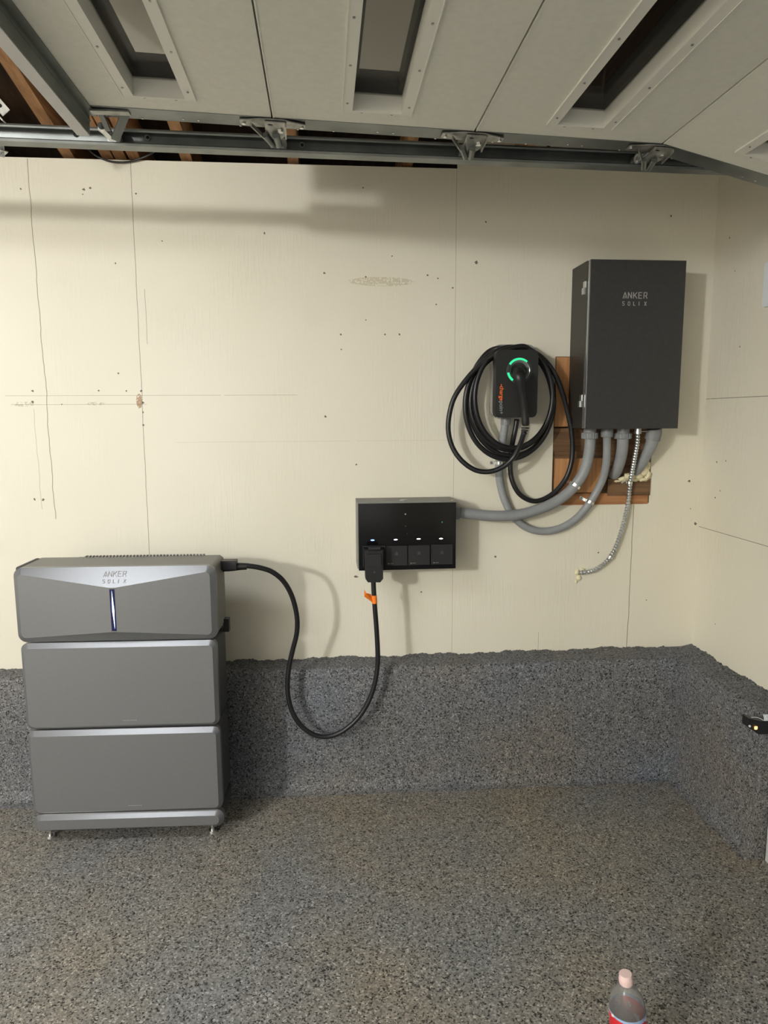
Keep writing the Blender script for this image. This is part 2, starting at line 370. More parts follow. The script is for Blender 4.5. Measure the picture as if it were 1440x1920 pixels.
# raised kerb with flake coating (ledge, rough top edge, cove at the base)
def curb(name, A, B, nrm, top, back, n):
    """front face from A to B (x,y) ; nrm into the room ; back = depth behind the face at A and B"""
    bm = bmesh.new(); A = Vector((*A, 0)); B = Vector((*B, 0)); nv = Vector((*nrm, 0))
    prof = [(.045, 0), (.022, .006), (.008, .022), (0, .05), (0, top*.5), (0, top-.018), (-.006, top-.004), (-.018, top)]
    rows = []
    for i in range(n+1):
        t = i/n; p = A.lerp(B, t); row = []
        und = .0035*math.sin(i*.11)+.0025*math.sin(i*.31+1)+.002*math.sin(i*.73+2)
        for j, (o_, z) in enumerate(prof):
            jit = random.uniform(-.0022, .0022) if j > 3 else 0
            row.append(bm.verts.new(p+nv*(o_+jit)+Vector((0, 0, z+(random.uniform(-.002, .002) if j > 4 else 0)))))
        d = back[0]*(1-t)+back[1]*t
        row.append(bm.verts.new(p-nv*(d*.6)+Vector((0, 0, top+random.uniform(-.001, .003)))))
        row.append(bm.verts.new(p-nv*(d-.004)+Vector((0, 0, top+.004+und+random.uniform(-.001, .005)))))
        row.append(bm.verts.new(p-nv*(d+.006)+Vector((0, 0, top+.003+und+random.uniform(-.001, .004)))))
        row.append(bm.verts.new(p-nv*(d+.006)+Vector((0, 0, 0))))
        rows.append(row)
    for a, b in zip(rows, rows[1:]):
        for k in range(len(a)-1): bm.faces.new((a[k], b[k], b[k+1], a[k+1]))
        bm.faces.new((a[-1], b[-1], b[0], a[0]))
    bm.faces.new(rows[0]); bm.faces.new(rows[-1][::-1])
    return bm
ztop = .534
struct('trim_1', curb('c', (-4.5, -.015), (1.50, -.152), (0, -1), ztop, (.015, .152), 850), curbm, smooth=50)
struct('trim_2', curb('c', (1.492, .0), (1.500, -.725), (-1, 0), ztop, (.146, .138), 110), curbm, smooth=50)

# wood framing seen in the cut-out behind the cabinet
bm = bmesh.new(); box(bm, .90, 1.50, .0135, .05, 1.10, 1.46); box(bm, .90, 1.50, .05, .09, 1.0, 2.0); struct('wall_framing', bm, woodb)
def board(x0, x1, z0, z1, y0, y1, m, label):
    o = obj('wood_board', bbox(x0, x1, y0, y1, z0, z1, .0015, 1), m); return tag(o, label, 'board', 'wood pieces in the wall cut-out')
def bx(x, y): p = at(x, y, 0); return p.x, p.z
board(HX0+.004, 1.10, bx(1040,800)[1], HZ1-.002, .0, .045, woodo2, 'upright brown board left of the charcoal cabinet in the wall cut-out')
board(HX0+.002, HX1-.004, bx(1040,846)[1], bx(1040,803)[1], .0, .045, woodb, 'dark horizontal board directly under the charcoal cabinet')
board(HX0+.012, bx(1126,940)[0], bx(1040,924)[1], bx(1040,860)[1], -.004, .012, woodo2, 'square orange board crossed by the black cable loop')
board(HX0+.002, bx(1214,940)[0], HZ0-.004, bx(1040,926)[1], -.003, .012, woodo, 'long reddish bottom board of the cut-out with a splintered right end')
board(bx(1139,900)[0], HX1, bx(1180,929)[1], bx(1180,897)[1], -.005, .012, woodb, 'short brown board right of the square board below the foam')
# broken wall edge below the board end
def blob(bm, c, r, sx=1, sz=1, sy=.5, seed=0, sub=3):
    rnd = random.Random(seed)
    res = bmesh.ops.create_icosphere(bm, subdivisions=sub, radius=1)
    ph = [rnd.uniform(0, 6.3) for _ in range(6)]
    for v in res['verts']:
        p = v.co.copy(); k = 1+.16*math.sin(5*p.x+ph[0])*math.sin(6*p.z+ph[1])+.10*math.sin(11*p.x+ph[2])*math.sin(9*p.z+ph[3])+.07*math.sin(17*p.z+ph[4]+8*p.x)
        v.co = Vector((p.x*sx, p.y*sy, p.z*sz))*r*k+Vector(c)
bm = bmesh.new()
for (x, y, r, s, a, b_) in ((1205,882,.027,1,1.0,1.0),(1193,892,.022,2,1.2,.8),(1214,890,.019,3,.8,1.1),(1178,893,.018,4,1.1,.8),(1168,898,.016,5,1.3,.7),(1215,873,.015,6,.7,1.3),(1188,899,.016,12,1.6,.6),(1206,899,.015,13,1.5,.6),(1158,902,.010,14,1.6,.5)):
    blob(bm, at(x, y, -.004), r, a, b_, .6, s)
tag(obj('spray_foam', bm, foam, smooth=True), 'lumpy cream spray foam around the conduit holes under the cabinet', 'foam')
bm = bmesh.new()
for (x, y, r, s, a, b_) in ((1082,1073,.012,7,.8,1.1),(1085,1083,.012,8,.9,1.2),(1092,1067,.009,9,1.3,.5),(1080,1091,.007,10,.8,1.1)):
    blob(bm, at(x, y, -.002), r, a, b_, .5, s)
tag(obj('spray_foam', bm, foam, smooth=True), 'small foam plug where the armoured cable enters the wall', 'foam')

# roof framing
RS = .20
def rz(Y): return 2.548-RS*Y
def rafter(xc, wdt=.042):
    bm = bmesh.new(); y0, y1 = -3.2, .55; h = .14
    prism(bm, [Vector((xc-wdt/2, y0, rz(y0))), Vector((xc-wdt/2, y1, rz(y1))), Vector((xc-wdt/2, y1, rz(y1)+h)), Vector((xc-wdt/2, y0, rz(y0)+h))], Vector((wdt, 0, 0)))
    return bm
for xc in (-2.9, -2.4, -1.9, -1.42, -.945, -.80, -.752, -.70, -.505, -.098, .35, .80, 1.25):
    o = struct('ceiling_rafter', rafter(xc), woodr)
bm = bmesh.new(); prism(bm, [Vector((-4.7, -7.1, rz(-7.1)+.14)), Vector((-4.7, .7, rz(.7)+.14)), Vector((-4.7, .7, rz(.7)+.17)), Vector((-4.7, -7.1, rz(-7.1)+.17))], Vector((6.6, 0, 0)))
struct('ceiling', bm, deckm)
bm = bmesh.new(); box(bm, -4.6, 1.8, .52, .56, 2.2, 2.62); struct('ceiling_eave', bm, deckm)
bm = bmesh.new()
prism(bm, [Vector((-.66, -3.6, rz(-3.6)-.014)), Vector((-.66, -.42, rz(-.42)-.014)), Vector((-.66, -.42, rz(-.42)-.002)), Vector((-.66, -3.6, rz(-3.6)-.002))], Vector((1.14, 0, 0)))
struct('ceiling_board', bm, ceilm)
bm = bmesh.new(); box(bm, -.665, -.60, -4.6, -.86, 2.445, 2.70); struct('added_shade_beam', bm, woodb)  # unseen beam, added to block lamp light passing over the door
bm = bmesh.new(); box(bm, -4.5, 1.63, .0135, .10, 2.44, 2.53); struct('wall_top_plate', bm, woodb)

# ------------------------------------------------------------------ garage door, rolled up overhead
door = thing('door_1', 'rolled-up white sectional garage door overhead with narrow windows', 'garage door', (0, -.85, 2.355)); door['kind'] = 'structure'
DO = Vector((-.122, 0, 2.359)); A0 = .033
def frame(o, a):
    d = Vector((math.cos(a), 0, -math.sin(a))); n = Vector((math.sin(a), 0, math.cos(a)))
    return lambda p: o+d*p.x+Vector((0, p.y, 0))+n*p.z
YE, YS, YD = -.858, -.789, -4.6     # painted face ends, steel stile ends, far end
TH = .045
WY0, WY1 = -.935, -2.0              # window ends
S3o = DO+Vector((math.cos(A0), 0, -math.sin(A0)))*(.971+.122)
secs = [(DO, A0, -.505, 0.0), (DO, A0, 0.0, .554), (DO, A0, .554, 1.0935), (S3o, A0+.205, 0.0, .54)]
g = .0022
for (o_, a, s0, s1) in secs:
    xf = frame(o_, a); c = (s0+s1)/2
    if s0 < -.4: c = -.277
    hw = .066
    bm = bmesh.new()
    box(bm, s0+g, c-hw, YD, YE, 0, TH, xf); box(bm, c+hw, s1-g, YD, YE, 0, TH, xf)
    box(bm, c-hw, c+hw, WY0, YE, 0, TH, xf); box(bm, c-hw, c+hw, YD, WY1, 0, TH, xf)
    box(bm, s0+g, s0+g+.004, YD, YE, -.0012, 0, xf)
    sec = obj('door_section', bm, doorp, door)
    # inner retainer frame
    bm = bmesh.new(); fo = .026; t = .0035
    box(bm, c-hw-fo, c-hw, WY1-fo, WY0+.004, -t, 0, xf); box(bm, c+hw, c+hw+fo, WY1-fo, WY0+.004, -t, 0, xf)
    box(bm, c-hw, c+hw, WY0, WY0+.004, -t, -.0002, xf); box(bm, c-hw, c+hw, WY1-fo, WY1, -t, 0, xf)
    box(bm, c-hw, c-hw+.002, WY1, WY0, -t, TH, xf); box(bm, c+hw-.002, c+hw, WY1, WY0, -t, TH, xf)
    box(bm, c-hw+.002, c+hw-.002, WY0-.002, WY0-.0001, -t, TH, xf)
    for sx_ in (c-hw-fo, c+hw+fo-.0025): box(bm, sx_, sx_+.0025, WY1-fo, WY0+.004, -t-.0015, -t, xf)
    obj('window_frame', bm, framep, sec)
    bm = bmesh.new()
    for k in range(4):
        yy = WY0-.045-k*.19
        for sx_ in (c-hw-fo/2, c+hw+fo/2):
            p0 = xf(Vector((sx_, yy, -t))); p1 = xf(Vector((sx_, yy, -t-.002))); cyl(bm, p0, p1, .003, 8)
    for sx_ in (c-hw*.6, c+hw*.6):
        cyl(bm, xf(Vector((sx_, WY0+.010, 0))), xf(Vector((sx_, WY0+.010, -.002))), .003, 8)
    obj('frame_screws', bm, darksteel, sec)
    bm = bmesh.new(); box(bm, c-hw, c+hw, WY1, WY0, TH-.006, TH-.002, xf); obj('window_pane', bm, glassm, sec)
    bm = bmesh.new(); q = .052; i = .012
    box(bm, c-hw-.02, c-hw+i, WY1, WY0+.02, TH, TH+q, xf); box(bm, c+hw-i, c+hw+.02, WY1, WY0+.02, TH, TH+q, xf)
    box(bm, c-hw+i, c+hw-i, WY0-i, WY0+.02, TH, TH+q, xf)
    obj('outer_window_frame', bm, extp, sec)
    # galvanized end stile
    bm = bmesh.new(); box(bm, s0+g, s1-g, YE, YS, .0, TH, xf); box(bm, s0+g, s1-g, YE, YE+.003, -.0015, 0, xf)
    obj('end_stile', bm, galv, sec)
    bm = bmesh.new()
    for f_ in (.12, .30, .52, .60, .82):
        s = s0+(s1-s0)*f_
        cyl(bm, xf(Vector((s, -.80+.01*math.sin(9*f_), 0))), xf(Vector((s, -.80+.01*math.sin(9*f_), -.0018))), .0032, 8)
    obj('stile_screws', bm, boltm, sec)
# hinge and roller assemblies at the joints
ZT0, ZT1, YW, YL = 2.326, 2.376, -.660, -.702      # track bottom, top, web, lip
def ztr(x): return ZT0-.013*x
def hinge(o_, a, s):
    xf = frame(o_, a)
    h = obj('roller_hinge', (lambda b: b)(bmesh.new()), darksteel, door)
    bm = bmesh.new()
    P = lambda s_, y_, z_: xf(Vector((s+s_, y_, z_)))
    # long leaf on the stile
    prism(bm, [P(-.088,-.842,-.003), P(-.03,-.856,-.003), P(.03,-.856,-.003), P(.088,-.836,-.003), P(.088,-.812,-.003), P(.04,-.806,-.003), P(-.04,-.806,-.003), P(-.088,-.812,-.003)], P(0,0,-.003)-P(0,0,0))
    # bent bracket plate
    prism(bm, [P(-.020,-.852,-.008), P(.038,-.852,-.008), P(.033,-.79,-.016), P(.012,-.765,-.024), P(-.004,-.765,-.024), P(-.022,-.80,-.016)], P(0,0,-.003)-P(0,0,0))
    prism(bm, [P(-.060,-.835,-.008), P(-.056,-.835,-.008), P(-.004,-.765,-.030), P(-.008,-.762,-.030)], P(0,0,-.010)-P(0,0,0))
    prism(bm, [P(.034,-.852,-.008), P(.038,-.852,-.008), P(.036,-.79,-.018), P(.032,-.79,-.018)], P(0,0,-.012)-P(0,0,0))
    bmesh.ops.recalc_face_normals(bm, faces=bm.faces[:]); bm.to_mesh(h.data); bm.free()
    bm = bmesh.new()
    cyl(bm, P(-.024,-.80,-.024), P(-.004,-.755,-.034), .008, 14); cyl(bm, P(.006,-.80,-.022), P(.012,-.75,-.030), .010, 14)
    obj('hinge_barrel', bm, galv, h, smooth=40)
    bm = bmesh.new(); cyl(bm, P(.020,-.815,-.014), P(.020,-.815,-.021), .0085, 6); cyl(bm, P(-.078,-.826,-.006), P(-.078,-.826,-.010), .006, 8); cyl(bm, P(.078,-.822,-.006), P(.078,-.822,-.010), .006, 8)
    obj('hinge_bolt', bm, boltm, h)
    bm = bmesh.new(); cyl(bm, P(-.006,-.835,-.009), P(-.006,-.835,-.013), .008, 14); obj('hinge_hole', bm, holem, h)
    x = P(.012,-.75,-.03).x; zc = ztr(x)+.024
    bm = bmesh.new(); cyl(bm, (x, -.79, zc+.0), (x, YW-.012, zc), .0055, 12)
    cyl(bm, (x, -.694, zc), (x, -.670, zc), .0205, 28); cyl(bm, (x, -.700, zc), (x, -.694, zc), .013, 20)
    obj('roller', bm, galvb, h, smooth=40)
hinge(DO, A0, 0.0); hinge(DO, A0, .554); hinge(DO, A0, 1.0935)
# top bracket at the far left corner
h = obj('top_bracket', bbox(-.60, -.50, -.845, -.82, 2.366, 2.371, .001, 1), darksteel, door)
def bar(a, b, wdt, th, side=None):
    a = Vector(a); b = Vector(b); d = (b-a).normalized(); s = (side or Vector((1, 0, 0))); s = (s-d*s.dot(d)).normalized(); n = d.cross(s)
    bm = bmesh.new(); prism(bm, [a-s*wdt/2-n*th/2, a+s*wdt/2-n*th/2, a+s*wdt/2+n*th/2, a-s*wdt/2+n*th/2], b-a); return bm
obj('bracket_arm', bar(at(238,206,-.83), at(216,262,-.735), .022, .006), galv, h)
obj('bracket_arm', bar(at(186,206,-.83), at(203,244,-.76), .014, .008), galv, h)
obj('bracket_arm', bar(at(190,240,-.76), at(212,262,-.715), .016, .010), galvb, h)
bm = bmesh.new(); cyl(bm, at(190,236,-.77), at(191,242,-.75), .010, 12); obj('bracket_bolt', bm, boltm, h)
p = at(213,262,-.70)
bm = bmesh.new(); zc = ztr(p.x)+.024; cyl(bm, (p.x, -.694, zc), (p.x, -.672, zc), .0205, 28); cyl(bm, (p.x, -.74, zc), (p.x, -.67, zc), .006, 12); obj('roller', bm, galvb, h, smooth=40)
# strut on the top section edge
xf = frame(DO, A0)
sx0 = -.492
bm = bmesh.new()
def strutbox(x0, x1, y1, z0, z1): box(bm, x0, x1, YD, y1, z0, z1, xf)
strutbox(sx0-.002, sx0, -.80, -.053, .0)
strutbox(sx0, sx0+.020, -.80, -.004, -.001); strutbox(sx0, sx0+.003, -.80, -.020, -.017)
ds = obj('door_strut', bm, strutm, door)
bm = bmesh.new(); strutbox(sx0-.034, sx0-.0005, -.80, -.056, -.0532); strutbox(sx0-.034, sx0-.032, -.80, -.0532, -.040); obj('strut_flange', bm, mat('lit_flange_steel', (.55,.54,.56), .45, .25), ds)  # brighter copy of the strut steel, light on the flange painted in

# horizontal track
trk = thing('door_track', 'long horizontal galvanized steel track under the open garage door', 'track', (-.1, YW, ZT0))
bm = bmesh.new(); XL, XR = -3.0, 1.02; t = .0022
def trackprof():
    return [(YL+.004, ZT0+.010), (YL, ZT0+.006), (YL+.003, ZT0), (YW, ZT0), (YW+.004, ZT0+.006), (YW+.004, ZT1-.006), (YW, ZT1), (YL+.010, ZT1), (YL+.006, ZT1-.006), (YL+.008, ZT1-.010)]
pts = trackprof()
Rr = 1.05; path = [(XL, 0, 0)]+[(XR, 0, 0)]
path[-1] = (1.60, 0, 0)
path = [(x, dz-.013*x, a) for x, dz, a in path]
rings = []
for (x, dz, a) in path:
    ring = []
    for sgn in (0, 1):
        seq = pts if sgn == 0 else pts[::-1]
        for (y, z) in seq:
            yc, zc = (YL+YW)/2, (ZT0+ZT1)/2
            k = 0 if sgn == 0 else t
            yy = y+(yc-y)/max(abs(yc-y), 1e-6)*k*.9 if abs(y-yc) > .01 else y
            zz = z+(zc-z)/max(abs(zc-z), 1e-6)*k if abs(z-zc) > .02 else z
            zo = zz-ZT0
            ring.append(bm.verts.new((x+zo*math.sin(a), yy, ZT0+dz+zo*math.cos(a))))
    rings.append(ring)
for a, b in zip(rings, rings[1:]):
    n = len(a)
    for k in range(n): bm.faces.new((a[k], a[(k+1) % n], b[(k+1) % n], b[k]))
bm.faces.new(rings[0]); bm.faces.new(rings[-1][::-1])
obj('track_rail', bm, galv, trk)
def webhole(x, y, r=.006):
    p = at(x, y, YW); b = bmesh.new(); cyl(b, (p.x, YW-.001, p.z), (p.x, YW-.0025, p.z), r, 14); return b
for (x, y) in ((142,253),(1028,276)): obj('bolt_hole', webhole(x, y), holem, trk)
for (x, y) in ((277,259),(566,273)):
    p = at(x, y, YW); b = bmesh.new(); cyl(b, (p.x, YW-.001, p.z), (p.x, YW-.005, p.z), .0085, 16); hb = obj('track_bolt', b, darksteel, trk)
    b = bmesh.new(); cyl(b, (p.x+.001, YW-.0051, p.z), (p.x+.001, YW-.006, p.z), .0045, 12); obj('bolt_recess', b, holem, hb)
# perforated hanger angle at the left and its bracket foot
hng = thing('track_hanger', 'perforated steel hanger angle bolted to the roof framing at far left', 'hanger', (-1.2, -.5, 2.55))
p0, p1 = at(12,212,-.42), at(-190,-20,-.42)
obj('angle_flange', bar(p0, p1, .030, .003, Vector((1,0,-1))), darksteel, hng)
d = (p1-p0)
for k in range(3):
    bm = bmesh.new(); c = p0+d*(.06+k*.09); cyl(bm, c+Vector((.0,-.0018,.0)), c+Vector((0,-.0035,0)), .006, 8)
    obj('angle_hole', bm, holem, hng)
obj('angle_flange', bar(p0+Vector((-.016,.02,-.02)), p1+Vector((-.016,.02,-.02)), .004, .03, Vector((1,0,-1))), darksteel, hng)
ft = thing('track_bracket', 'bright steel bracket foot below the left end of the track', 'bracket', at(4,282,-.60))
obj('bracket_plate', bar(at(-14,268,-.62), at(-12,290,-.60), .06, .004), galvb, ft)
obj('bracket_tab', bar(at(-2,283,-.62), at(12,287,-.59), .014, .004, Vector((0,1,0))), galvb, ft)
# thin cable hanging from the roof framing
bm = bmesh.new(); tube(bm, resample(smooth_path([at(150,255,-.10), at(163,276,-.03), at(180,292,-.012), at(205,302,-.010), at(232,304,-.010), at(258,299,-.012), at(285,287,-.03), at(310,262,-.10)]), .01), .0035, 8)
tag(obj('hanging_cable', bm, blackcord, smooth=True), 'thin dark cable sagging over the top edge of the wall', 'cable')
# vertical track and photo eye at the right
p = at(1435, 1612, -.742)
zinc = mat('track_zinc', (.50,.51,.50), .5, .1)
vt = thing('vertical_track', 'galvanized vertical door track foot at the right edge of the floor', 'track', (1.54, -.76, 0))
bm = bmesh.new(); box(bm, 1.531, 1.60, -.735, -.732, .0, 2.1); box(bm, 1.531, 1.534, -.76, -.732, 0, 2.1); obj('track_rail', bm, zinc, vt)
se = thing('safety_sensor', 'black photo eye sensor with amber light at the right edge', 'sensor', at(1420, 1362, -.74))
c = at(1421, 1363, -.78)
bm = bmesh.new()
P = [at(1404,1347,-.78), at(1426,1352,-.78), at(1436,1352,-.78), at(1470,1352,-.78), at(1470,1376,-.78), at(1422,1377,-.78), at(1412,1370,-.78), at(1403,1364,-.78)]
prism(bm, P, Vector((0, .035, 0))); bevel(bm, .002, 2); obj('sensor_body', bm, blackplas, se)
bm = bmesh.new(); q = at(1417.5,1365,-.782); box(bm, q.x-.0037, q.x+.0037, -.7835, -.779, q.z-.0045, q.z+.0045); obj('amber_light', bm, leda, se)
bm = bmesh.new(); tube(bm, resample(smooth_path([at(1409,1345,-.775), at(1418,1345,-.775), at(1427,1348,-.775), at(1434,1353,-.775)]), .003), .0012, 8); obj('edge_clip', bm, whitep, se)
bm = bmesh.new(); q = at(1405,1361,-.78); cyl(bm, q, q+Vector((0, -.004, 0)), .0035, 10); obj('lens', bm, whitep, se)
bm = bmesh.new()
for k in range(14):
    a = at(1431+k*2.6, 1345, -.77); 
    tube(bm, [a+Vector((0,-.008,-.010)), a+Vector((.002,-.004,0)), a+Vector((.003,.004,.008))], .0016, 6)
tag(obj('coiled_wire', bm, whitep), 'white twisted sensor wire beside the black photo eye', 'wire')
# white box on the right wall
yy, zz = rp(1439, 493); yy2, zz2 = rp(1445, 574)
bm = bmesh.new(); ol = rrect(yy-.12, yy, zz2, zz, .012)
prism(bm, [Vector((1.635, u, v)) for u, v in ol], Vector((-.010, 0, 0))); 
tag(obj('wall_plate', bm, whitep), 'white rounded wall plate at the right edge high on the side wall', 'wall plate')

# ------------------------------------------------------------------ battery stack
stk = thing('battery_stack', 'grey home battery tower of a power module on two battery modules', 'battery', (-.728, -.30, 0))
SM = Matrix.Translation((-.738, -.405, 0)) @ Matrix.Rotation(math.radians(-2.4), 4, 'Z')
def S(x, y, z): return SM @ Vector((x, y, z))
HW = .350
def shell(x0, x1, z0, z1, r, y0, y1, m, n=6, zb=None):
    bm = bmesh.new(); ol = rrect(x0, x1, z0, z1, r, n)
    prism(bm, [S(x, y0, z) for x, z in ol], S(0, y1, 0)-S(0, y0, 0)); return bm
def cover(z0, z1, hw, r, ins, dep, tb):
    """chamfered rounded front cover: outer outline at y=0, raised inner face at y=-dep"""
    bm = bmesh.new(); n = 6
    o1 = rrect(-hw, hw, z0, z1, r, n); i1 = rrect(-hw+ins, hw-ins, z0+tb*.75, z1-tb, max(r-ins*.7, .006), n)
    a = [bm.verts.new(S(x, .022, z)) for x, z in o1]; b = [bm.verts.new(S(x, 0, z)) for x, z in o1]; c = [bm.verts.new(S(x, -dep, z)) for x, z in i1]
    N_ = len(a)
    for k in range(N_):
        k2 = (k+1) % N_; bm.faces.new((a[k], a[k2], b[k2], b[k])); bm.faces.new((b[k], b[k2], c[k2], c[k]))
    bm.faces.new(c); bm.faces.new(a[::-1]); return bm
zs = lambda y, x=235: at(x, y, -.405).z
Zt, Z1, Z2, Z3, Zb = zs(1062), zs(1200.5), zs(1364), zs(1522), zs(1553)
print('STACK Z', Zt, Z1, Z2, Z3, Zb)
DEP = .185
def marks(parent, zc, xc, wdt=.055, y=-.0215, two=False):
    bm = bmesh.new(); x = xc-wdt/2
    for k in range(11):
        l = random.choice((.002, .003, .004)); 
        for (a, b) in ((x, x+l),):
            vs = box(bm, a, b, y-.0003, y+.0003, zc-.0011, zc+.0011, lambda p: S(p.x, p.y, p.z))
        x += l+.0018
        if x > xc+wdt/2: break
    if two: box(bm, xc+.004, xc+.018, y-.0003, y+.0003, zc-.0065, zc-.0045, lambda p: S(p.x, p.y, p.z))
    obj('printed_text', bm, faint, parent)
# battery modules
for (za, zb_) in ((Z2+.003, Z1-.004), (Z3+.002, Z2-.004)):
    hwm = HW-.006
    bmod = obj('battery_module', shell(-hwm+.004, hwm-.004, za+.002, zb_-.001, .020, .022, DEP, graytop), grayshade, stk, smooth=30)
    obj('front_cover', cover(za, zb_, hwm, .024, .013, .0130 if za > .4 else .0145, .017), gray, bmod, smooth=25)
    marks(bmod, za+.030, .03, y=-.0134 if za > .4 else -.0149)
# plinth
pl = obj('plinth', shell(-HW+.008, HW-.008, Zb+.003, Z3-.006, .018, .022, DEP, graytop), grayshade, stk, smooth=30)
obj('front_cover', cover(Zb, Z3-.001, HW-.004, .028, .016, .0160, .016), gray, pl, smooth=25)
for (px_, py_) in ((-.312, .045), (.292, .045), (-.312, .165), (.292, .165)):
    b = bmesh.new(); q = S(px_, py_, 0); cyl(b, q, q+Vector((0, 0, .009)), .017, 20, r1=.015); cyl(b, q+Vector((0, 0, .009)), q+Vector((0, 0, Zb+.01)), .007, 14)
    obj('levelling_foot', b, boltm, stk, smooth=40)
# power module on top
z0, z1 = Z1+.000, Zt
pm = obj('power_module', shell(-HW+.004, HW-.004, z0+.004, z1-.001, .018, .020, DEP, graytop), graytop, stk, smooth=30)
obj('side_trim', shell(-HW, -HW+.0235, z0+.012, z1+.0015, .010, .020, DEP-.02, graytop), grayshade, pm, smooth=30)
# ribbed heat sink strip along the rear top
bm = bmesh.new()
for k in range(36):
    x = -.17+k*.0125; box(bm, x, x+.006, DEP-.012, DEP+.012, z1-.012, z1+.003, lambda p: S(p.x, p.y, p.z))
box(bm, -.20, .33, DEP, DEP+.02, z0+.02, z1-.004, lambda p: S(p.x, p.y, p.z))
obj('heat_sink', bm, graytop, pm)
# bow-tie front cover
bm = bmesh.new(); hw = HW; r = .030; k1 = .62
tb, tc_ = .021, .066       # bevel at the sides / at the centre top
bb, bc = .020, .044
def yt(z): return -k1*(z1-z)
def yb(z): return -k1*1.0*(z-z0)
zc_t = z1-tc_; zc_b = z0+bc
n = 6
def corner(cx, cz, rr, a0): return [(cx+rr*math.cos(math.radians(a0+90*k/n)), cz+rr*math.sin(math.radians(a0+90*k/n))) for k in range(n+1)]
BL = corner(-hw+r, z0+r, r, 180); BR = corner(hw-r, z0+r, r, 270); TR = corner(hw-r, z1-r, r, 0); TL = corner(-hw+r, z1-r, r, 90)
ii = .018; ri = .016
iBL = corner(-hw+ii+ri, z0+bb+ri, ri, 180); iBR = corner(hw-ii-ri, z0+bb+ri, ri, 270); iTR = corner(hw-ii-ri, z1-tb-ri, ri, 0); iTL = corner(-hw+ii+ri, z1-tb-ri, ri, 90)
cw = .010
outer = BL+[(-cw, z0), (cw, z0)]+BR+TR+[(cw, z1), (-cw, z1)]+TL
inner = iBL+[(-cw, zc_b), (cw, zc_b)]+iBR+iTR+[(cw, zc_t), (-cw, zc_t)]+iTL
ys = -k1*tb; yc = -k1*tc_
def iy(x): return ys+(yc-ys)*(1-min(abs(x)-cw, hw-ii)/(hw-ii)) if abs(x) >= cw else yc
va = [bm.verts.new(S(x, .022, z)) for x, z in outer]; vb = [bm.verts.new(S(x, 0, z)) for x, z in outer]; vc = [bm.verts.new(S(x, iy(x), z)) for x, z in inner]
N_ = len(va)
for k in range(N_):
    k2 = (k+1) % N_; bm.faces.new((va[k], va[k2], vb[k2], vb[k])); bm.faces.new((vb[k], vb[k2], vc[k2], vc[k]))
nb = n+1
iL = list(range(0, nb))+[nb]; iC0, iC1 = nb, nb+1; R0 = nb+2; Rn = R0+2*nb; iC2, iC3 = Rn, Rn+1
bm.faces.new([vc[i] for i in list(range(0, nb+1))+[iC3]+list(range(iC3+1, N_))])
bm.faces.new([vc[i] for i in range(iC1, iC2+1)])
bm.faces.new([vc[iC0], vc[iC1], vc[iC2], vc[iC3]])
bm.faces.new(va[::-1])
fc = obj('front_cover', bm, gray, pm, smooth=12)
bm = bmesh.new(); box(bm, -.0085, .0085, yc-.0012, yc+.004, zc_b+.004, zc_t-.005, lambda p: S(p.x, p.y, p.z)); obj('light_slot', bm, slotm, pm)
bm = bmesh.new()
zA, zB = zc_b+.012, zc_t-.010; zm = (zA+zB)/2
prism(bm, [S(.0030, yc-.0014, zA), S(.0045, yc-.0014, zm), S(-.0005, yc-.0014, zB), S(-.0025, yc-.0014, zm)], S(0, -.0006, 0)-S(0, 0, 0)); obj('light_bar', bm, ledbar, pm)
# lettering strokes
GL = {'A': [[(0,0),(.45,1),(.9,0)], [(.45,0),(.45,.28)]], 'N': [[(0,0),(0,1),(.75,0),(.75,1)]], 'K': [[(0,0),(0,1)], [(.75,1),(.15,.45)], [(.25,.55),(.8,0)]],
      'E': [[(.7,1),(0,1),(0,0),(.7,0)], [(.2,.52),(.6,.52)]], 'R': [[(0,0),(0,1),(.65,1),(.72,.75),(.6,.45),(.25,.45)], [(.4,.45),(.75,0)]],
      'S': [[(.7,1),(.05,1),(0,.75),(.1,.52),(.65,.48),(.72,.25),(.62,0),(0,0)]], 'O': [[(.1,0),(0,.3),(0,.7),(.15,1),(.6,1),(.75,.7),(.75,.3),(.62,0),(.1,0)]],
      'L': [[(0,1),(0,0),(.6,0)]], 'I': [[(0,0),(0,1)]], 'X': [[(0,0),(.7,1)], [(0,1),(.7,0)]]}
def word(bm, txt, P, h, adv, wdt, th, sc=1.0):
    """P(u, v, d) maps text plane (u right, v up, d outwards)"""
    u0 = 0
    for ch in txt:
        for ln in GL[ch]:
            for (a, b) in zip(ln, ln[1:]):
                a = Vector((u0+a[0]*h*sc, a[1]*h)); b = Vector((u0+b[0]*h*sc, b[1]*h)); d = (b-a).normalized(); q = Vector((-d.y, d.x))*wdt/2; a -= d*wdt*.4; b += d*wdt*.4
                prism(bm, [P(a.x+q.x, a.y+q.y, 0), P(b.x+q.x, b.y+q.y, 0), P(b.x-q.x, b.y-q.y, 0), P(a.x-q.x, a.y-q.y, 0)], P(0, 0, th)-P(0, 0, 0))
        u0 += adv
def Pf(u, v, d):     # on the sloping top facet
    z = z1-.034+v*.85; return S(-.030+u, yt(z)-d, z+d*.6)
bm = bmesh.new(); word(bm, 'ANKER', lambda u, v, d: Pf(u-.004, v+.004, d), .0185, .0166, .0018, .0013, .8); word(bm, 'SOLIX', lambda u, v, d: Pf(u-.004, v-.020, d), .0120, .0180, .0016, .0013, .8)
obj('embossed_logo', bm, embossm, pm)
bm = bmesh.new()
for (a, b) in ((-.036,-.026),(-.022,.018),(.020,.030)):
    box(bm, a, b, yb(z0+.019)-.0016, yb(z0+.019)-.0008, z0+.018, z0+.020, lambda p: S(p.x, p.y, p.z))
